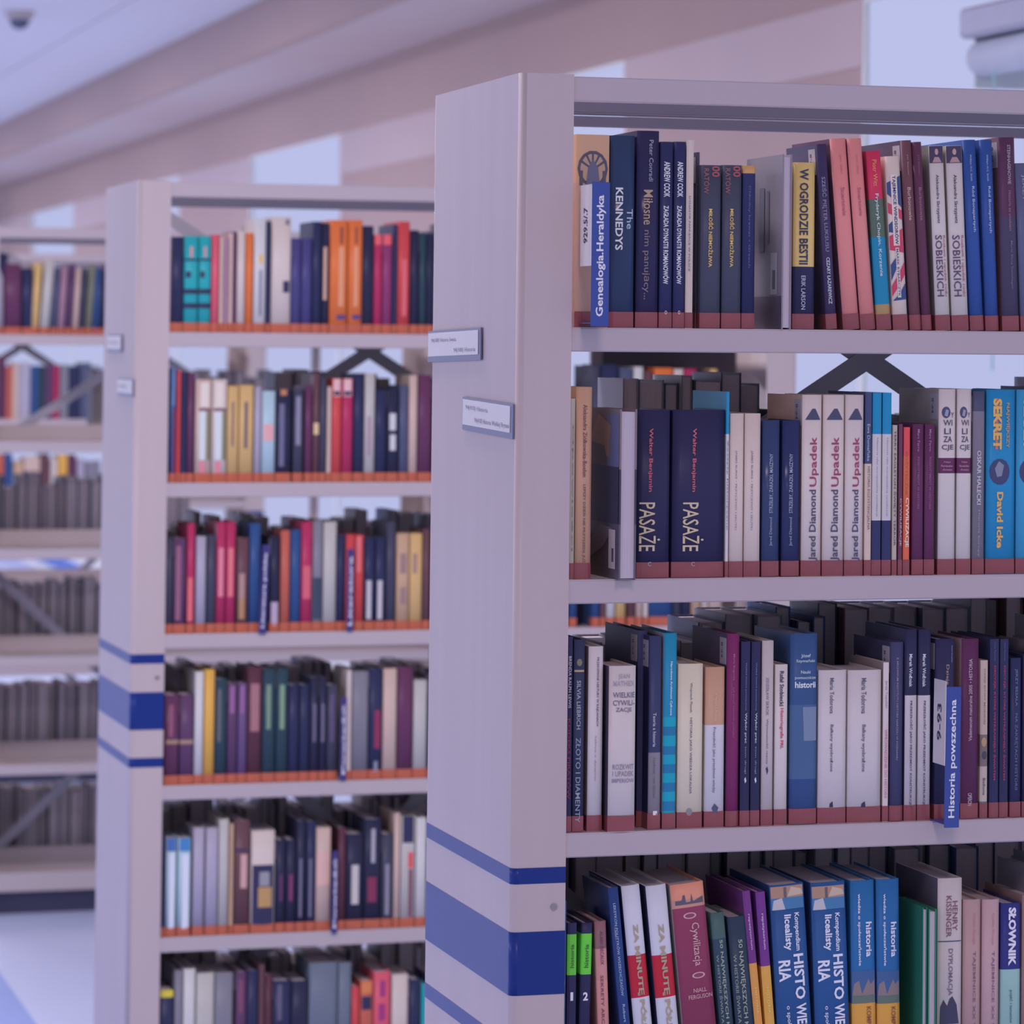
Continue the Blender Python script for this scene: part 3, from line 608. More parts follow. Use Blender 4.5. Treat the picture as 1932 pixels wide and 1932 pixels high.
shelf_row(1, 2, [
    B('black paperback with red title', 1066, 1078, 1201, BK, [('BRENDA RALPH LEWIS', 1238, 1336, .5, .5, (160, 158, 186), 'd'), ('KODEKS PIRATÓW', 1356, 1508, .5, .6, (120, 48, 84), 'd', .01)]),
    B('dark-blue hardback with silver title', 1079, 1101, 1207, (50, 54, 88), [('SILVIA LIEBRICH', 1284, 1376, .45, .36, (146, 148, 178), 'd'), ('ZŁOTO I DIAMENTY', 1392, 1552, .45, .44, (130, 132, 166), 'd')], [((150, 130, 120), rect(.05, .95, 1264, 1268)), ((110, 100, 100), circ(.5, 1250, .25, 7))]),
    B('white paperback with beige side', 1107, 1136, 1220, (182, 172, 196), [('PRZEDZIWNE LEKTURY W KAJDANACH', 1240, 1370, .6, .2, (84, 76, 108), 'd'), ('Szkice z dziejów', 1388, 1474, .5, .14, (140, 120, 140), 'd')], side=(150, 124, 136)),
    B('thick white paperback with stacked title', 1146, 1198, 1257, (180, 168, 188), [('JEAN', 1271, 1282, .55, .44, (142, 132, 164), 'h'), ('MATHIEX', 1284, 1294, .55, .8, (142, 132, 164), 'h'), ('WIELKIE', 1306, 1316, .55, .82, (96, 90, 126), 'h'), ('CYWILI-', 1321, 1331, .55, .82, (96, 90, 126), 'h'), ('ZACJE', 1335, 1345, .55, .6, (96, 90, 126), 'h'),
        ('ROZKWIT', 1442, 1452, .55, .8, (120, 112, 144), 'h'), ('I UPADEK', 1455, 1465, .55, .8, (120, 112, 144), 'h'), ('IMPERIÓW', 1467, 1477, .55, .85, (120, 112, 144), 'h')], dy=-.012, side=(70, 62, 90), depth=.12),
    B('tall navy book with white sticker', 1200, 1219, 1190, (52, 52, 92), sticker=True, dy=.03),
    B('navy-and-grey hardback', 1221.5, 1246, 1200, [(1200, (54, 56, 98)), (1420, (120, 112, 136))], [('Teoria a historia', 1345, 1409, .45, .26, (164, 166, 196), 'd'), ('Ludwig von Mises', 1430, 1506, .45, .26, (96, 92, 120), 'd')], sticker=True, side=(46, 44, 82), decals=[((190, 186, 210), rect(.4, .75, 1530, 1538))]),
    B('turquoise striped album', 1249, 1275, 1195, [(1195, (38, 118, 170)), (1353, (32, 138, 178)), (1371, (40, 104, 160)), (1388, (32, 138, 178)), (1408, (40, 104, 160)), (1424, (32, 138, 178)), (1442, (40, 104, 160)), (1459, (32, 138, 178)), (1477, (40, 104, 160)), (1494, (32, 138, 178)), (1512, (40, 104, 160)), (1530, (32, 134, 174))],
        [('Narodowe Archiwum Cyfrowe', 1248, 1350, .55, .22, (176, 192, 220), 'd', .012)], side=(150, 150, 176)),
    B('cream-yellow paperback', 1277, 1325, 1253, (188, 176, 178), [('Wojciech Piasek', 1288, 1345, .5, .12, (100, 92, 112), 'd'), ('HISTORIA JAKO WIEDZA LOKALNA', 1354, 1498, .5, .12, (88, 82, 104), 'd')], [((120, 112, 130), circ(.47, 1532, .12, 7))]),
    B('tan-headed white paperback', 1328.5, 1366, 1259, [(1259, (170, 132, 124)), (1368, (180, 174, 202))], [('Krzysztof Pomian', 1308, 1362, .5, .2, (186, 158, 150), 'd'), ('Przeszłość jako przedmiot wiedzy', 1372, 1496, .45, .2, (98, 92, 128), 'd')], [((72, 74, 104), [(.35, 1525), (.5, 1516), (.72, 1524), (.62, 1534), (.45, 1534)])]),
    B('magenta hardback', 1369, 1394, 1196, (110, 44, 96), [('Maria Bogucka', 1234, 1284, .5, .2, (150, 86, 136), 'd'), ('Jak pisać historię polityki?', 1296, 1392, .5, .2, (140, 76, 126), 'd')], bulge=.005, sticker=True, side=(64, 48, 84)),
    B('black paperback with bird mark, left copy', 1395.5, 1414, 1211, BK, kon, bird),
    B('black paperback with bird mark, right copy', 1415, 1433, 1211, BK, kon, bird),
    B('pale grey paperback with bird mark', 1435, 1458, 1209, (168, 156, 176), [('ZDZISŁAW SKROK', 1278, 1350, .45, .26, (112, 102, 134), 'd'), ('Wymowność rzeczy', 1356, 1442, .45, .24, (100, 90, 124), 'd')], [((60, 58, 90), [(.35, 1450), (.5, 1446), (.6, 1454), (.48, 1462)])], side=(132, 122, 138)),
    B('white paperback with red title', 1460, 1485, 1254, (186, 174, 194), [('Rafał Stobiecki', 1266, 1332, .5, .34, (60, 56, 88), 'd', .012), ('Historiografia PRL', 1336, 1413, .5, .34, (170, 66, 96), 'd', .012)]),
    B('steel-blue hardback with head title', 1489, 1541, 1196, [(1196, (52, 74, 128)), (1330, (66, 88, 138)), (1470, (48, 68, 124))], [('Józef', 1234, 1242, .55, .36, (170, 180, 208), 'h'), ('Szymański', 1244, 1251, .55, .7, (170, 180, 208), 'h'), ('Nauki', 1265, 1271, .55, .36, (170, 180, 208), 'h'), ('pomocnicze', 1276, 1283, .55, .78, (170, 180, 208), 'h'), ('historii', 1286, 1298, .55, .78, (186, 194, 218), 'h', .02)], bulge=.006,
        decals=[((104, 116, 158), [(.45, 1334), (.98, 1334), (.98, 1398), (.5, 1398)])]),
    B('white paperback, narrower copy', 1542.5, 1596, 1265, (180, 170, 194), zr, fox),
    B('white paperback, wider copy', 1598, 1662, 1265, (180, 170, 194), zr, fox),
    B('thin white paperback with pink title', 1664, 1676, 1250, (184, 172, 194), [('Jerzy Topolski', 1284, 1336, .5, .5, (140, 128, 156), 'd'), ('WPROWADZENIE DO HISTORII', 1376, 1505, .5, .5, (178, 110, 140), 'd')], side=(140, 122, 136)),
    B('dark slate hardback', 1678, 1704, 1212, (62, 62, 104), [('Z ARCHIWUM INSTYTUTU HISTORII NARODU W POZNANIU', 1240, 1434, .5, .14, (130, 130, 166), 'd')], sticker=True, bulge=.004, side=(48, 46, 84)),
    B('black-and-white paperback, left copy', 1705.5, 1729, 1188, [(1188, (44, 44, 80)), (1312, (178, 168, 194))], woz, side=(58, 58, 96)),
    B('black-and-white paperback, right copy', 1730.5, 1755, 1188, [(1188, (44, 44, 80)), (1312, (178, 168, 194))], woz),
    B('black paperback behind divider', 1763, 1800, 1206, (46, 44, 82), [('Antoni Kuczyński', 1218, 1250, .85, .1, (130, 126, 160), 'd'), ('Dzieje', 1254, 1292, .6, .2, (150, 130, 130), 'd')], sticker=True),
    B('thick maroon textbook', 1812, 1846, 1206, (82, 44, 84), [('Vademecum maturalne 2005 • HISTORIA', 1243, 1398, .5, .2, (164, 138, 170), 'u', .01), ('OPERON', 1496, 1520, .5, .24, (170, 150, 180), 'd')], side=(150, 124, 140), sticker=False),
    B('beige paperback with painted scene', 1848, 1863, 1246, [(1246, (170, 150, 158)), (1386, (112, 98, 112)), (1446, (168, 150, 160)), (1512, (84, 110, 140))], [('DZIEJE BITWY MORSKIEJ', 1262, 1366, .5, .3, (130, 104, 122), 'd'), ('Bellona', 1468, 1500, .5, .36, (80, 72, 100), 'd')], [((160, 128, 112), circ(.5, 1400, .35, 9)), ((70, 64, 90), circ(.55, 1425, .35, 8))]),
    B('navy paperback with red title, left copy', 1866, 1884, 1206, (46, 46, 86), dec),
    B('navy paperback with red title, right copy', 1885, 1902, 1206, (46, 46, 86), dec),
    B('navy hardback with grey capitals', 1905, 1926, 1242, (46, 48, 90), [('JERZY BESALA', 1262, 1332, .5, .3, (98, 104, 140), 'd'), ('NA ZAKRĘTACH HISTORII', 1346, 1490, .5, .34, (90, 98, 136), 'd')]),
    B('plain black hardback', 1928, 1952, 1235, BK),
])

# ------------------------------------------------------------------ near bookcase, fourth shelf (feet below the frame)
minut = [('ZA MINUTĘ PÓŁNOC', 1742, 1990, .55, .42, (150, 134, 130), 'd', .03)]
minc = [(1672, (178, 176, 210)), (1801, (164, 40, 62)), (1882, (180, 178, 210))]
kamp = [('Kompendium', 1724, 1796, .72, .18, (190, 194, 222), 'd', .015), ('licealisty', 1726, 1794, .44, .26, (196, 198, 224), 'd', .02), ('HISTO', 1802, 1888, .72, .3, (198, 198, 224), 'd', .02), ('RIA', 1812, 1852, .3, .34, (198, 198, 224), 'd', .02), ('WIEDZA', 1896, 1980, .72, .3, (198, 198, 224), 'd', .02), ('o społeczeństwie', 1898, 2000, .34, .16, (190, 192, 220), 'd')]
hisw = [('wiedza o społeczeństwie', 1686, 1822, .34, .16, (190, 194, 222), 'd', .01), ('historia', 1740, 1806, .74, .26, (198, 198, 224), 'd', .02), ('KOMPENDIUM', 1900, 1980, .7, .2, (120, 70, 60), 'd')]
hisd = [((58, 84, 140), rect(.02, .98, 1832, 1878)), ((120, 104, 118), [(.03, 1878), (.1, 1856), (.3, 1850), (.42, 1876), (.55, 1862), (.7, 1848), (.8, 1858), (.97, 1850), (.97, 1880)]), ((86, 98, 104), rect(.02, .98, 1878, 1893))]
kl = [('50 NAJWIĘKSZYCH KŁAMSTW', 1772, 2010, .55, .3, (142, 148, 146), 'd', .004), ('W HISTORII ŚWIATA', 1800, 1930, .25, .22, (126, 134, 138), 'd')]
taj = [('Guido Knopp', 1722, 1782, .6, .2, (178, 110, 140), 'd'), ('TAJEMNICE XX WIEKU', 1794, 1990, .6, .22, (112, 84, 112), 'd')]
pho = [((150, 116, 112), rect(.03, .97, 1672, 1694)), ((62, 104, 160), rect(.03, .97, 1694, 1716)), ((164, 158, 182), [(.05, 1716), (.1, 1698), (.34, 1694), (.42, 1716)]), ((170, 150, 150), [(.5, 1692), (.62, 1674), (.92, 1680), (.97, 1690)]), ((92, 80, 96), rect(.4, .48, 1674, 1694))]
def repi(x): return [('repetytorium', 1722, 1790, x, .3, (176, 150, 204), 'd', .012), ('HISTORIA', 1862, 1912, x, .26, (222, 176, 110), 'd')]
shelf_row(1, 3, [
    B('navy paperback half behind end panel', 1056, 1066, 1700, (52, 72, 116), [('NAJWIĘKSZE', 1796, 1900, .5, .4, WH, 'd')]),
    B('black exam book with green label, first volume', 1067, 1086, 1742, [(1742, BK), (1763, (92, 170, 72)), (1840, BK)], [('historia', 1782, 1826, .5, .4, (52, 90, 60), 'u'), ('1', 1872, 1888, .5, .3, (196, 194, 220), 'h', .03)], ut=1072),
    B('black exam book with green label, second volume', 1089, 1111, 1742, [(1742, BK), (1762, (92, 180, 72)), (1839, BK)], [('historia', 1782, 1826, .5, .4, (48, 84, 60), 'u'), ('2', 1872, 1888, .5, .46, (196, 194, 220), 'h', .03)], ut=1097),
    B('pink-brown paperback', 1131, 1154, 1739, [(1739, (124, 86, 104)), (1790, (176, 120, 134)), (1850, (184, 124, 132))], [('ALAIN DECAUX', 1756, 1820, .55, .3, (92, 66, 92), 'd'), ('SEKRETY ARCHIWÓW', 1840, 1990, .5, .34, (92, 66, 92), 'd')], ut=1121, depth=.12),
    B('blue leaning paperback', 1179, 1200, 1676, (42, 60, 120), [('LEKSYKON POLITYKÓW WSZECHCZASÓW', 1702, 1878, .5, .3, (140, 156, 200), 'd'), ('Robert Stiller', 1894, 1960, .5, .24, (140, 156, 200), 'd')], ut=1146, rough=.2, depth=.13),
    B('white-and-red thriller, left copy', 1206, 1242, 1673, minc, minut, ut=1172, bulge=.006, side=(62, 64, 108)),
    B('white-and-red thriller, right copy', 1251, 1291, 1673, minc, minut, ut=1218, bulge=.006, side=(62, 64, 108)),
    B('wine-red hardback with skyline', 1298, 1362, 1671, [(1671, (196, 124, 116)), (1696, (170, 122, 124)), (1712, (124, 56, 90))], [('Cywilizacja', 1742, 1824, .6, .3, (180, 140, 160), 'd'), ('NIALL', 1866, 1874, .6, .4, (176, 140, 158), 'h'), ('FERGUSON', 1878, 1886, .6, .72, (176, 140, 158), 'h')], [((84, 74, 100), [(.1, 1706), (.1, 1698), (.3, 1698), (.34, 1688), (.4, 1688), (.42, 1702), (.56, 1702), (.6, 1686), (.64, 1702), (.95, 1694), (.95, 1706)]),
        ((176, 140, 160), circ(.5, 1728, .2, 6)), ((124, 56, 90), circ(.5, 1728, .15, 4)), ((176, 140, 160), circ(.6, 1842, .2, 6)), ((124, 56, 90), circ(.6, 1842, .15, 4))], ut=1264, side=(186, 170, 178)),
    B('dark green paperback of lies', 1367, 1394, 1724, [(1724, (66, 86, 96)), (1770, (52, 66, 90))], kl, ut=1340),
    B('black-green paperback of lies', 1396, 1432, 1732, (46, 58, 84), kl, ut=1372),
    B('purple-and-orange study guide, left copy', 1433, 1449, 1682, [(1682, (100, 52, 122)), (1816, (196, 132, 82))], repi(.5), ut=1400, depth=.17),
    B('purple-and-orange study guide, right copy', 1451, 1470, 1684, [(1684, (100, 52, 130)), (1822, (200, 142, 78))], repi(.5), ut=1425, depth=.17),
    B('thick blue exam compendium, left copy', 1472, 1538, 1672, (42, 74, 136), kamp, pho, ut=1451, depth=.18, side=(42, 62, 116)),
    B('thick blue exam compendium, right copy', 1541, 1607, 1667, (42, 76, 140), kamp, pho, ut=1529, depth=.18, side=(42, 62, 116)),
    B('blue civics guide, left copy', 1609, 1655, 1663, [(1663, (42, 92, 158)), (1832, (60, 84, 138)), (1893, (204, 138, 74))], hisw, hisd, depth=.18, ut=1604),
    B('blue civics guide, right copy', 1656, 1700, 1660, [(1660, (42, 90, 158)), (1832, (60, 84, 138)), (1893, (204, 138, 74))], hisw, hisd, depth=.18, ut=1653),
    B('green booklet turned pages outward, left', 1738, 1748, 1712, (44, 104, 98), rev=True, dy=-.02, depth=.12, tape=False, bulge=.0005),
    B('green booklet turned pages outward, right', 1749, 1766, 1716, (44, 108, 98), rev=True, dy=-.02, depth=.12, tape=False, bulge=.0005),
    B('thick white hardback with brown title', 1767, 1814, 1658, (172, 160, 180), [('HENRY', 1700, 1756, .70, .22, (112, 70, 100), 'd'), ('KISSINGER', 1690, 1768, .44, .22, (112, 70, 100), 'd'), ('DYPLOMACJA', 1790, 1878, .5, .24, (104, 84, 116), 'd')], [((66, 66, 104), rect(.02, .98, 1775, 1777)), ((58, 56, 88), [(.1, 1932), (.12, 1900), (.25, 1886), (.4, 1898), (.5, 1884), (.62, 1880), (.8, 1896), (.9, 1932)])], depth=.17, side=(92, 84, 112)),
    B('pinkish hardback, left copy', 1815.5, 1850, 1698, (158, 128, 144), taj, bulge=.005),
    B('pinkish hardback, right copy', 1852, 1885, 1698, (166, 136, 158), taj, bulge=.005),
    B('blue-and-green dictionary', 1887, 1925, 1705, [(1705, (48, 50, 122)), (1829, (132, 164, 178))], [('SŁOWNIK', 1712, 1822, .55, .4, (196, 196, 222), 'd', .04), ('pojęć i tematów', 1868, 1930, .5, .2, (66, 86, 120), 'd')]),
    B('brown hardback', 1927, 1960, 1690, (132, 106, 118)),
])

# ------------------------------------------------------------------ shelf dividers (folded plastic signs)
def divider(row, sh, label, u0, u1, v0, v1, Y, text, di, side=None, lean=0.0, fg=WH, bold=.02):
    Yw = rowY(row) + Y
    a = atY(u0, v1, Yw); b = atY(u1, v1, Yw); t = atY(u0, v0, Yw)
    w, h = b.x - a.x, t.z - a.z
    root = empty('shelf_divider', (a.x, Yw, a.z), label, 'shelf divider', 'blue shelf dividers')
    root.rotation_euler = (0, lean, 0)
    box('sign_face', (0, w, 0, 0.0016, 0, h), M_SIGN if row == 1 else M_SIGN2, root, 0.0006)
    gv, gf = text_geo(text, bold)
    vv = []
    for p, q in gv:
        if di == 'u': vv.append((w * (.52 - (q - .5) * .52), -0.0004, h * .07 + p * h * .84))
        else: vv.append((w * (.5 + (q - .5) * .5), -0.0004, h * .93 - p * h * .84))
    link_mesh('sign_lettering', vv, gf, mat('lettering', fg, 0.45, 0.3, 0.0), root)
    if side:
        dy, f0, f1, stx = side
        sp = box('side_card', (-0.0009, -0.0001, 0.0, dy, h * f0, h * f1), M_PAPER, root)
        if stx:
            gv, gf = text_geo(stx, .02)
            vv = [(-0.0012, dy * (.5 + (q - .5) * .36), h * (f0 + (f1 - f0) * (.28 + p * .44))) for p, q in gv]
            link_mesh('card_lettering', vv, gf, M_INK, sp)
    box('tongue', (0.0, w, 0.0017, YB - Y - 0.001, max(.004, ZS[sh] - a.z + .0006), max(.004, ZS[sh] - a.z + .0006) + 0.0008), M_SIGN, root)
    return root
divider(1, 0, 'blue divider lettered Genealogia.Heraldyka on top shelf of near bookcase', 1114.5, 1148.5, 343, 616, -0.052, 'Genealogia.Heraldyka', 'u', (0.054, .42, .985, '929.5/.7'))
divider(1, 2, 'blue divider lettered Historia powszechna on third shelf of near bookcase', 1781, 1809.5, 1296, 1562, -0.045, 'Historia powszechna', 'u', (0.045, .44, 1.04, '9-93'), .012)
divider(2, 2, 'leaning indigo divider in left half of middle bookcase, third shelf', 488, 502, 1028, 1196, -0.004, 'Literatura polska', 'u', None, .03)
divider(2, 2, 'indigo divider before red books in middle bookcase, third shelf', 654, 666, 1036, 1191, -0.004, 'Literatura', 'u')
divider(2, 3, 'indigo divider beside cream book in middle bookcase, fourth shelf', 641, 653, 1316, 1472, -0.004, 'Powieść', 'u')
divider(2, 4, 'indigo divider beside tan book in middle bookcase, fifth shelf', 625, 636, 1606, 1762, -0.004, 'Powieść', 'u')

# ------------------------------------------------------------------ middle bookcase: spines read off shelf by shelf (offset + n * 0.2743 px)
R2 = [
 (300, .2743, 330, '80 163 425 navy;166 264 420 teal;268 352 420 teal;355 408 410 pink;410 438 430 beige;440 473 430 mauve;475 503 400 beige;505 528 390 maroon;530 587 385 cream;590 642 400 orange;645 730 300 white;734 762 320 navy;766 902 290 cream;905 972 435 indigo;975 1046 435 indigo;1049 1112 320 navy;1115 1163 330 black;1168 1292 310 orange;1296 1393 310 orange;1396 1470 350 black;1473 1530 410 crimson;1533 1598 410 magenta;1601 1633 340 navy;1636 1720 320 red;1725 1783 380 black;1786 1833 400 dark_green;1836 1880 400 black;1884 1960 380 slate;1964 2030 330 brown;2034 2120 360 navy;2124 2190 300 grey;2194 2280 340 maroon;2284 2350 380 tan;2354 2440 330 dark_grey;2444 2560 360 navy;2564 2640 320 cream'),
 (300, .2743, 650, '66 112 165 blue;115 143 180 red;146 184 190 navy;187 236 195 maroon;242 356 240 beige;359 462 240 cream;465 542 285 gold;545 645 280 gold;650 698 290 lavender;702 795 320 pale_blue;800 905 310 black;918 988 310 dark_grey;998 1050 285 maroon;1054 1098 200 brown;1101 1146 230 dark_grey;1150 1180 290 beige;1183 1250 235 red;1254 1328 235 crimson;1334 1404 200 navy;1408 1480 200 light_grey;1484 1560 310 navy;1564 1642 300 black;1648 1710 280 slate;1714 1772 210 beige;1778 1870 210 maroon;1876 1960 240 navy;1964 2040 280 grey;2044 2120 220 black;2124 2200 260 tan;2204 2280 230 navy;2284 2390 250 dark_grey;2394 2480 230 brown;2484 2570 215 grey;2574 2640 240 purple'),
 (300, .2743, 930, '42 88 310 dark_grey;91 180 310 purple;186 240 210 crimson;248 318 300 lavender;324 386 290 dark_grey;389 452 200 crimson;455 520 200 crimson;528 612 310 brown;616 692 210 blue;760 824 300 black;830 895 260 rust;900 968 255 blue;972 1048 200 crimson;1051 1120 190 grey;1124 1215 200 light_grey;1219 1276 290 navy;1279 1342 290 red;1346 1402 290 red;1408 1480 310 navy;1484 1555 310 navy;1559 1622 200 dark_grey;1628 1716 280 tan;1720 1806 280 gold;1810 1860 250 brown;1866 1960 240 navy;1964 2040 220 slate;2044 2140 280 maroon;2144 2230 240 beige;2234 2320 230 black;2324 2420 260 blue;2424 2520 240 cream;2524 2620 250 brown'),
 (300, .2743, 1210, '32 132 370 maroon;136 234 370 purple;238 300 210 white;304 376 195 yellow;380 460 260 dark_green;465 534 290 purple;538 598 290 violet;602 700 180 dark_red;705 794 190 dark_green;799 882 190 dark_green;886 958 300 navy;962 1030 300 navy;1034 1094 250 black;1098 1148 250 black;1152 1222 300 dark_grey;1284 1318 200 cream;1322 1434 210 grey;1439 1530 190 navy;1535 1630 190 beige;1635 1740 180 maroon;1745 1838 270 light_grey;1843 1930 240 navy;1934 2020 220 brown;2024 2120 260 slate;2124 2230 230 maroon;2234 2340 240 grey;2344 2440 220 navy;2444 2560 250 black'),
 (290, .2795, 1490, '48 72 300 navy;76 148 330 pale_blue;155 244 330 pale_blue;258 336 260 lavender;344 428 260 lavender;432 500 200 light_grey;505 532 230 tan;536 642 210 brown;650 812 280 cream;820 884 340 black;889 954 340 black;959 1020 210 black;1025 1086 215 navy;1090 1190 260 beige;1241 1290 260 dark_red;1295 1410 300 black;1415 1530 200 black;1535 1610 300 dark_grey;1615 1658 160 beige;1662 1760 180 light_grey;1765 1836 190 white;1840 1920 230 navy;1924 2020 210 brown;2024 2120 240 grey;2124 2220 220 black;2224 2330 250 maroon;2334 2440 230 slate;2444 2540 220 navy'),
 (290, .2795, 1770, '30 128 350 navy;131 188 220 grey;191 272 210 white;278 400 240 light_grey;404 528 240 grey;545 618 230 purple;621 698 220 navy;701 740 180 brown;744 792 250 dark_red;797 918 290 navy;922 1036 290 black;1040 1234 170 steel_blue;1238 1326 170 steel_blue;1330 1384 330 red;1388 1474 290 rust;1478 1592 230 pink;1600 1712 250 cream;1718 1796 280 navy;1800 1836 310 teal;1842 1940 250 navy;1944 2040 230 brown;2044 2150 240 grey;2154 2260 220 black'),
]
# bands and printing seen on the blurred spines: (shelf, book number) -> list of colour bands (v from, v to, colour, x0, x1)
MARKS = {
 (0, 2): [(488, 492, BK, 0, 1), (545, 555, BK, 0, 1), (572, 582, BK, 0, 1), (512, 524, BK, .1, .5), (465, 485, (190, 120, 140), .4, .6)],
 (0, 3): [(488, 492, BK, 0, 1), (545, 555, BK, 0, 1), (572, 582, BK, 0, 1), (512, 524, BK, .1, .5), (465, 485, (190, 120, 140), .4, .6)],
 (0, 11): [(510, 596, (110, 106, 140), .45, .7), (480, 496, (200, 150, 100), .4, .75)],
 (0, 13): [(530, 552, BK, .6, .95), (414, 424, (90, 88, 118), .7, .9)],
 (0, 18): [(466, 578, (216, 130, 112), .5, .8), (428, 460, (120, 60, 60), .55, .75), (594, 603, (82, 56, 116), .4, .95)],
 (0, 19): [(466, 578, (216, 130, 112), .4, .7), (428, 460, (120, 60, 60), .45, .65), (594, 603, (82, 56, 116), .3, .95)],
 (0, 17): [(466, 566, (176, 140, 140), .2, .7)],
 (0, 24): [(490, 596, (206, 90, 110), .4, .75)],
 (0, 21): [(441, 462, (214, 78, 96), .05, .95)], (0, 22): [(441, 462, (214, 78, 96), .05, .95)],
 (1, 1): [(770, 895, (110, 52, 90), .5, .95), (690, 765, (110, 124, 176), .4, .7)],
 (1, 5): [(770, 776, (112, 80, 100), .2, .98), (722, 768, (206, 176, 190), .3, .85), (776, 868, (176, 182, 206), .25, .65), (776, 868, (110, 104, 92), .7, .98), (870, 892, (204, 110, 140), .3, .6)],
 (1, 6): [(770, 776, (112, 80, 100), .05, .98), (722, 768, (206, 176, 190), .2, .75), (776, 868, (176, 182, 206), .2, .65), (776, 868, (110, 104, 92), .7, .98), (870, 892, (204, 110, 140), .25, .6)],
 (1, 7): [(758, 842, (112, 88, 100), .35, .6)], (1, 8): [(758, 846, (92, 76, 96), .35, .6)],
 (1, 10): [(800, 832, (196, 140, 160), .1, .9)],
 (1, 11): [(735, 746, (160, 104, 84), .25, .7), (762, 880, (92, 90, 128), .2, .55)],
 (1, 12): [(748, 840, (118, 112, 150), .25, .75)],
 (1, 17): [(715, 748, (206, 150, 170), .1, .9), (738, 746, BK, .15, .85)], (1, 18): [(715, 748, (206, 150, 170), .1, .9), (738, 746, BK, .15, .85)],
 (1, 20): [(785, 860, (140, 110, 146), .3, .6)], (1, 22): [(780, 812, (172, 168, 196), .2, .8), (820, 850, (172, 168, 196), .25, .8)],
 (1, 14): [(798, 820, (196, 160, 140), .1, .95)],
 (2, 2): [(1030, 1170, (128, 82, 116), .2, .6)], (2, 3): [(1090, 1172, (190, 92, 110), .1, .8)],
 (2, 6): [(1034, 1126, (206, 110, 140), .2, .8)], (2, 7): [(1034, 1126, (206, 100, 120), .2, .8)],
 (2, 8): [(1082, 1130, (150, 116, 126), .2, .7), (1130, 1168, (150, 112, 92), .2, .7)],
 (2, 10): [(1136, 1180, (160, 140, 180), .1, .9)], (2, 13): [(1068, 1130, (180, 84, 110), .15, .9)],
 (2, 14): [(1090, 1168, (52, 60, 86), .05, .95)], (2, 18): [(1012, 1080, (214, 96, 110), .1, .7)],
 (2, 19): [(1095, 1168, (166, 158, 184), .2, .7)], (2, 20): [(1095, 1168, (166, 158, 184), .2, .7)],
 (2, 22): [(1044, 1082, (132, 104, 118), .25, .8), (1108, 1140, (132, 104, 118), .3, .8)], (2, 23): [(1044, 1082, (140, 110, 116), .2, .6)],
 (3, 1): [(1396, 1404, (140, 112, 108), .1, 1), (1330, 1390, (128, 76, 108), .3, .6)], (3, 2): [(1396, 1404, (140, 112, 108), 0, 1)],
 (3, 5): [(1300, 1400, (88, 88, 104), .2, .5)], (3, 6): [(1294, 1346, (128, 84, 142), .2, .7)], (3, 7): [(1294, 1346, (128, 84, 142), .2, .7)],
 (3, 8): [(1290, 1380, (140, 96, 116), .2, .85)], (3, 9): [(1292, 1376, (108, 128, 122), .3, .65)], (3, 10): [(1292, 1376, (112, 134, 122), .3, .7)],
 (3, 13): [(1328, 1400, (92, 84, 120), .3, .7)], (3, 14): [(1328, 1400, (96, 88, 124), .25, .7)], (3, 15): [(1310, 1400, (84, 70, 112), .3, .7)],
 (3, 18): [(1340, 1412, (122, 44, 84), .4, .9), (1436, 1456, (120, 120, 150), .4, .7)],
 (4, 2): [(1610, 1752, (186, 188, 222), .3, .85), (1580, 1606, (62, 96, 168), .05, .95)], (4, 3): [(1612, 1752, (186, 188, 222), .35, .9), (1582, 1606, (62, 110, 180), .1, .95)],
 (4, 8): [(1612, 1676, (176, 136, 150), .4, .85), (1600, 1608, (70, 50, 80), 0, 1)],
 (4, 9): [(1632, 1745, BK, .05, .97), (1674, 1712, (160, 124, 92), .3, .9), (1645, 1672, (128, 124, 150), .35, .8)],
 (4, 10): [(1650, 1700, (92, 48, 96), .4, .7)], (4, 11): [(1650, 1700, (112, 50, 100), .3, .7)],
 (4, 12): [(1620, 1730, (104, 98, 130), .3, .6)], (4, 13): [(1620, 1730, (104, 98, 130), .3, .6)], (4, 14): [(1608, 1670, (190, 150, 160), .05, .95)],
 (4, 16): [(1632, 1706, (170, 160, 180), .3, .75)], (4, 17): [(1564, 1628, (150, 144, 172), .4, .65), (1655, 1702, (112, 44, 80), .2, .75)],
 (4, 18): [(1630, 1726, (120, 116, 146), .3, .7)], (4, 20): [(1540, 1590, BK, .1, .9), (1608, 1638, (190, 74, 90), .5, .9), (1640, 1730, (110, 60, 92), .55, .85)],
 (5, 1): [(1868, 1882, (204, 170, 70), .05, .98)], (5, 6): [(1850, 1912, (118, 62, 100), .3, .7)], (5, 16): [(1850, 1880, (140, 50, 120), .35, .7), (1894, 1925, (140, 50, 120), .3, .7)],
 (5, 15): [(1852, 1874, (206, 110, 80), .05, .95), (1880, 1905, BK, .1, .9)], (5, 10): [(1858, 1925, (88, 82, 116), .25, .5)],
}
FILL = []
for sh, (ox, sc, oy, rows) in enumerate(R2):
    for i, ent in enumerate(rows.split(';')):
        a, b, t, key = ent.split()
        if ox + sc * float(a) > 818: FILL.append((2, sh, ox + sc * float(a), ox + sc * float(b), oy + sc * float(t), key)); continue
        mk = [(c, rect(x0 + .01, x1 - .01, v0, v1)) for v0, v1, c, x0, x1 in MARKS.get((sh, i + 1), [])]
        px_book(2, sh, i + 1, key.replace('_', ' ') + ' book', ox + sc * float(a), ox + sc * float(b), oy + sc * float(t), key, decals=mk, sticker=(i % 4 == 1), hmax=.272)

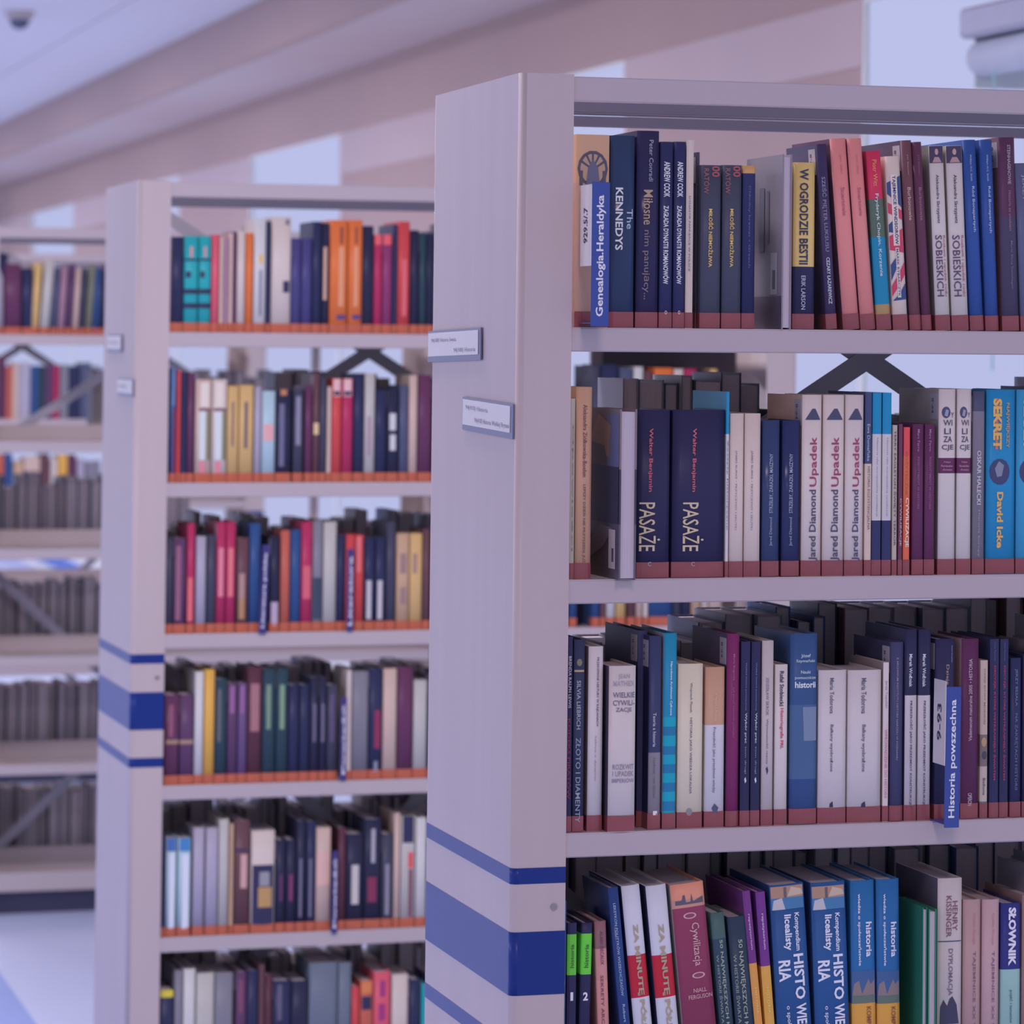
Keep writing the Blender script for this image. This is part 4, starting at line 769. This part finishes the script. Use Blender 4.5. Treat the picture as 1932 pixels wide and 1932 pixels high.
BAY2 = {1: '1117 1130 690 dark_grey;1132 1165 688 navy;1167 1192 694 slate;1194 1212 692 white;1214 1230 700 brown;1232 1268 694 orange;1270 1288 696 cream;1290 1313 696 crimson;1315 1336 700 navy;1338 1352 696 gold;1354 1366 700 navy',
        2: '1075 1088 980 blue;1117 1131 978 blue;1133 1142 985 brown;1144 1160 982 white;1162 1180 980 gold;1184 1198 985 brown;1200 1212 980 beige;1214 1222 980 cream;1224 1268 976 blue;1270 1284 985 dark_grey;1286 1302 980 navy;1304 1322 978 tan;1324 1336 980 cream;1338 1362 984 beige'}
for sh, rows in BAY2.items():
    for i, ent in enumerate(rows.split(';')):
        a, b, t, key = ent.split()
        px_book(2, sh, i + 1, 'blurred ' + key.replace('_', ' ') + ' book in right bay', float(a), float(b), float(t), key, hmax=.272)

# ------------------------------------------------------------------ rear bookcase: only its top shelf is filled on this side
R3 = '-60 -20 480 navy -20;-18 6 484 lavender -18;8 40 498 maroon 8;42 62 506 navy 42;58 72 496 gold 66;74 92 490 light_grey 86;95 106 505 slate 104;108 120 503 mauve 117;122 134 500 purple 132;136 146 508 beige 144;148 158 506 dark_grey 155;160 172 500 olive 170;174 184 505 blue 181;186 196 510 navy 188;198 226 500 maroon 198;228 260 506 grey 228;262 300 500 navy 262'
for i, ent in enumerate(R3.split(';')):
    a, b, t, key, ut = ent.split()
    px_book(3, 0, i + 1, key.replace('_', ' ') + ' book', float(a), float(b), float(t), key, ut=float(ut), hmax=.26)
R4 = {1: '-20 0 672 brown;2 12 672 maroon;13 24 690 rust;25 36 684 beige;37 58 684 lavender;60 72 690 blue;73 84 690 dark_green;86 100 690 purple;102 112 690 crimson;114 130 688 grey;132 150 690 navy;152 172 684 slate;174 190 690 grey',
      2: '-10 8 858 rust;10 24 856 blue;26 44 870 tan;46 76 862 beige;78 94 856 brown;96 108 866 cream;110 128 858 yellow;130 144 858 maroon;146 160 866 lavender;162 190 870 grey'}
for sh, rows in R4.items():
    for i, ent in enumerate(rows.split(';')):
        a, b, t, key = ent.split(); FILL.append((4, sh, float(a), float(b), float(t), key))

# ------------------------------------------------------------------ all further books (far sides, spines turned away; hidden ends of rows): one mass of books
SV, SF, SM, SK = [], [], [], {}
SMATS = [M_PAGE]
def mass_book(x0, x1, y0, y1, z0, h, key, rev):
    if key not in SK: SK[key] = len(SMATS); SMATS.append(mat('book_cover', PAL[key], 0.38, 0.16, 0.07, 16.0))
    c = 0.0018
    ys = (y1 - c, y1) if rev else (y0, y0 + c)
    yp = (y0 + .003, y1 - c) if rev else (y0 + c, y1 - .003)
    for bx, m in (((x0, x0 + c, y0, y1, z0, z0 + h), SK[key]), ((x1 - c, x1, y0, y1, z0, z0 + h), SK[key]), ((x0 + c, x1 - c, ys[0], ys[1], z0, z0 + h), SK[key]), ((x0 + c, x1 - c, yp[0], yp[1], z0 + .002, z0 + h - .003), 0)):
        v, f = boxes([bx]); k = len(SV)
        SV.extend(v); SF.extend(tuple(i + k for i in q) for q in f); SM.extend([m] * len(f))
for r, sh, a, b, t, key in FILL:
    Y = rowY(r) + YB; p = atY(a, t, Y); q = atY(b, t, Y)
    if q.x - rowX(r) > 1.055: continue
    mass_book(p.x, q.x - .001, Y, Y + .15, ZS[sh], min(.27, max(.15, p.z - ZS[sh])), key, False)
BACK = {  # row, shelf: [(from X, to X, lowest, highest head)]
 (1, 1): [(.235, .44, .235, .262), (.44, .86, .19, .215), (.86, 1.04, .25, .268)],
 (1, 2): [(.10, .34, .20, .225), (.34, .52, .235, .265), (.52, 1.04, .25, .272)],
 (1, 3): [(.10, 1.04, .235, .275)],
 (2, 0): [(.10, 1.0, .15, .17)],
 (2, 1): [(.09, .19, .215, .235), (.36, .62, .22, .25), (.62, 1.04, .19, .215)],
 (2, 2): [(.09, 1.04, .20, .25)], (2, 3): [(.09, .5, .2, .24), (.5, 1.04, .2, .25)], (2, 4): [(.09, 1.04, .215, .26)], (2, 5): [(.09, 1.04, .2, .26)],
 (3, 1): [(.40, .95, .19, .225)], (3, 2): [(.10, .70, .17, .22)], (3, 3): [(.10, .70, .18, .215)], (3, 4): [(.10, .70, .20, .215)], (3, 5): [(.10, .70, .20, .22)],
}
KEYS = ['dark_grey', 'grey', 'navy', 'slate', 'slate', 'brown', 'grey', 'steel_blue', 'steel_blue', 'light_grey', 'dark_grey', 'blue', 'grey']
for (r, sh), runs in BACK.items():
    for xa, xb, h0, h1 in runs:
        x = xa
        while x < xb - .012:
            w = min(random.uniform(.014, .042), xb - x); dp = random.uniform(.13, .17)
            mass_book(x + rowX(r), x + w - .0012 + rowX(r), rowY(r) + D - YB - dp, rowY(r) + D - YB, ZS[sh], random.uniform(h0, h1), random.choice(KEYS), True)
            x += w
for sh in range(4):                                        # the near shelves go on to the right of the frame
    x = atY(1962, 900, YB).x
    while x < 1.03:
        w = random.uniform(.016, .04)
        mass_book(x, x + w - .0012, YB, YB + .15, ZS[sh], random.uniform(.2, .26), random.choice(KEYS), False); x += w
mb = link_mesh('book_mass', SV, SF, SMATS, None, SM)
tag(mb, 'dim further books seen behind the front rows, mostly pages and heads', 'books'); mb['kind'] = 'stuff'
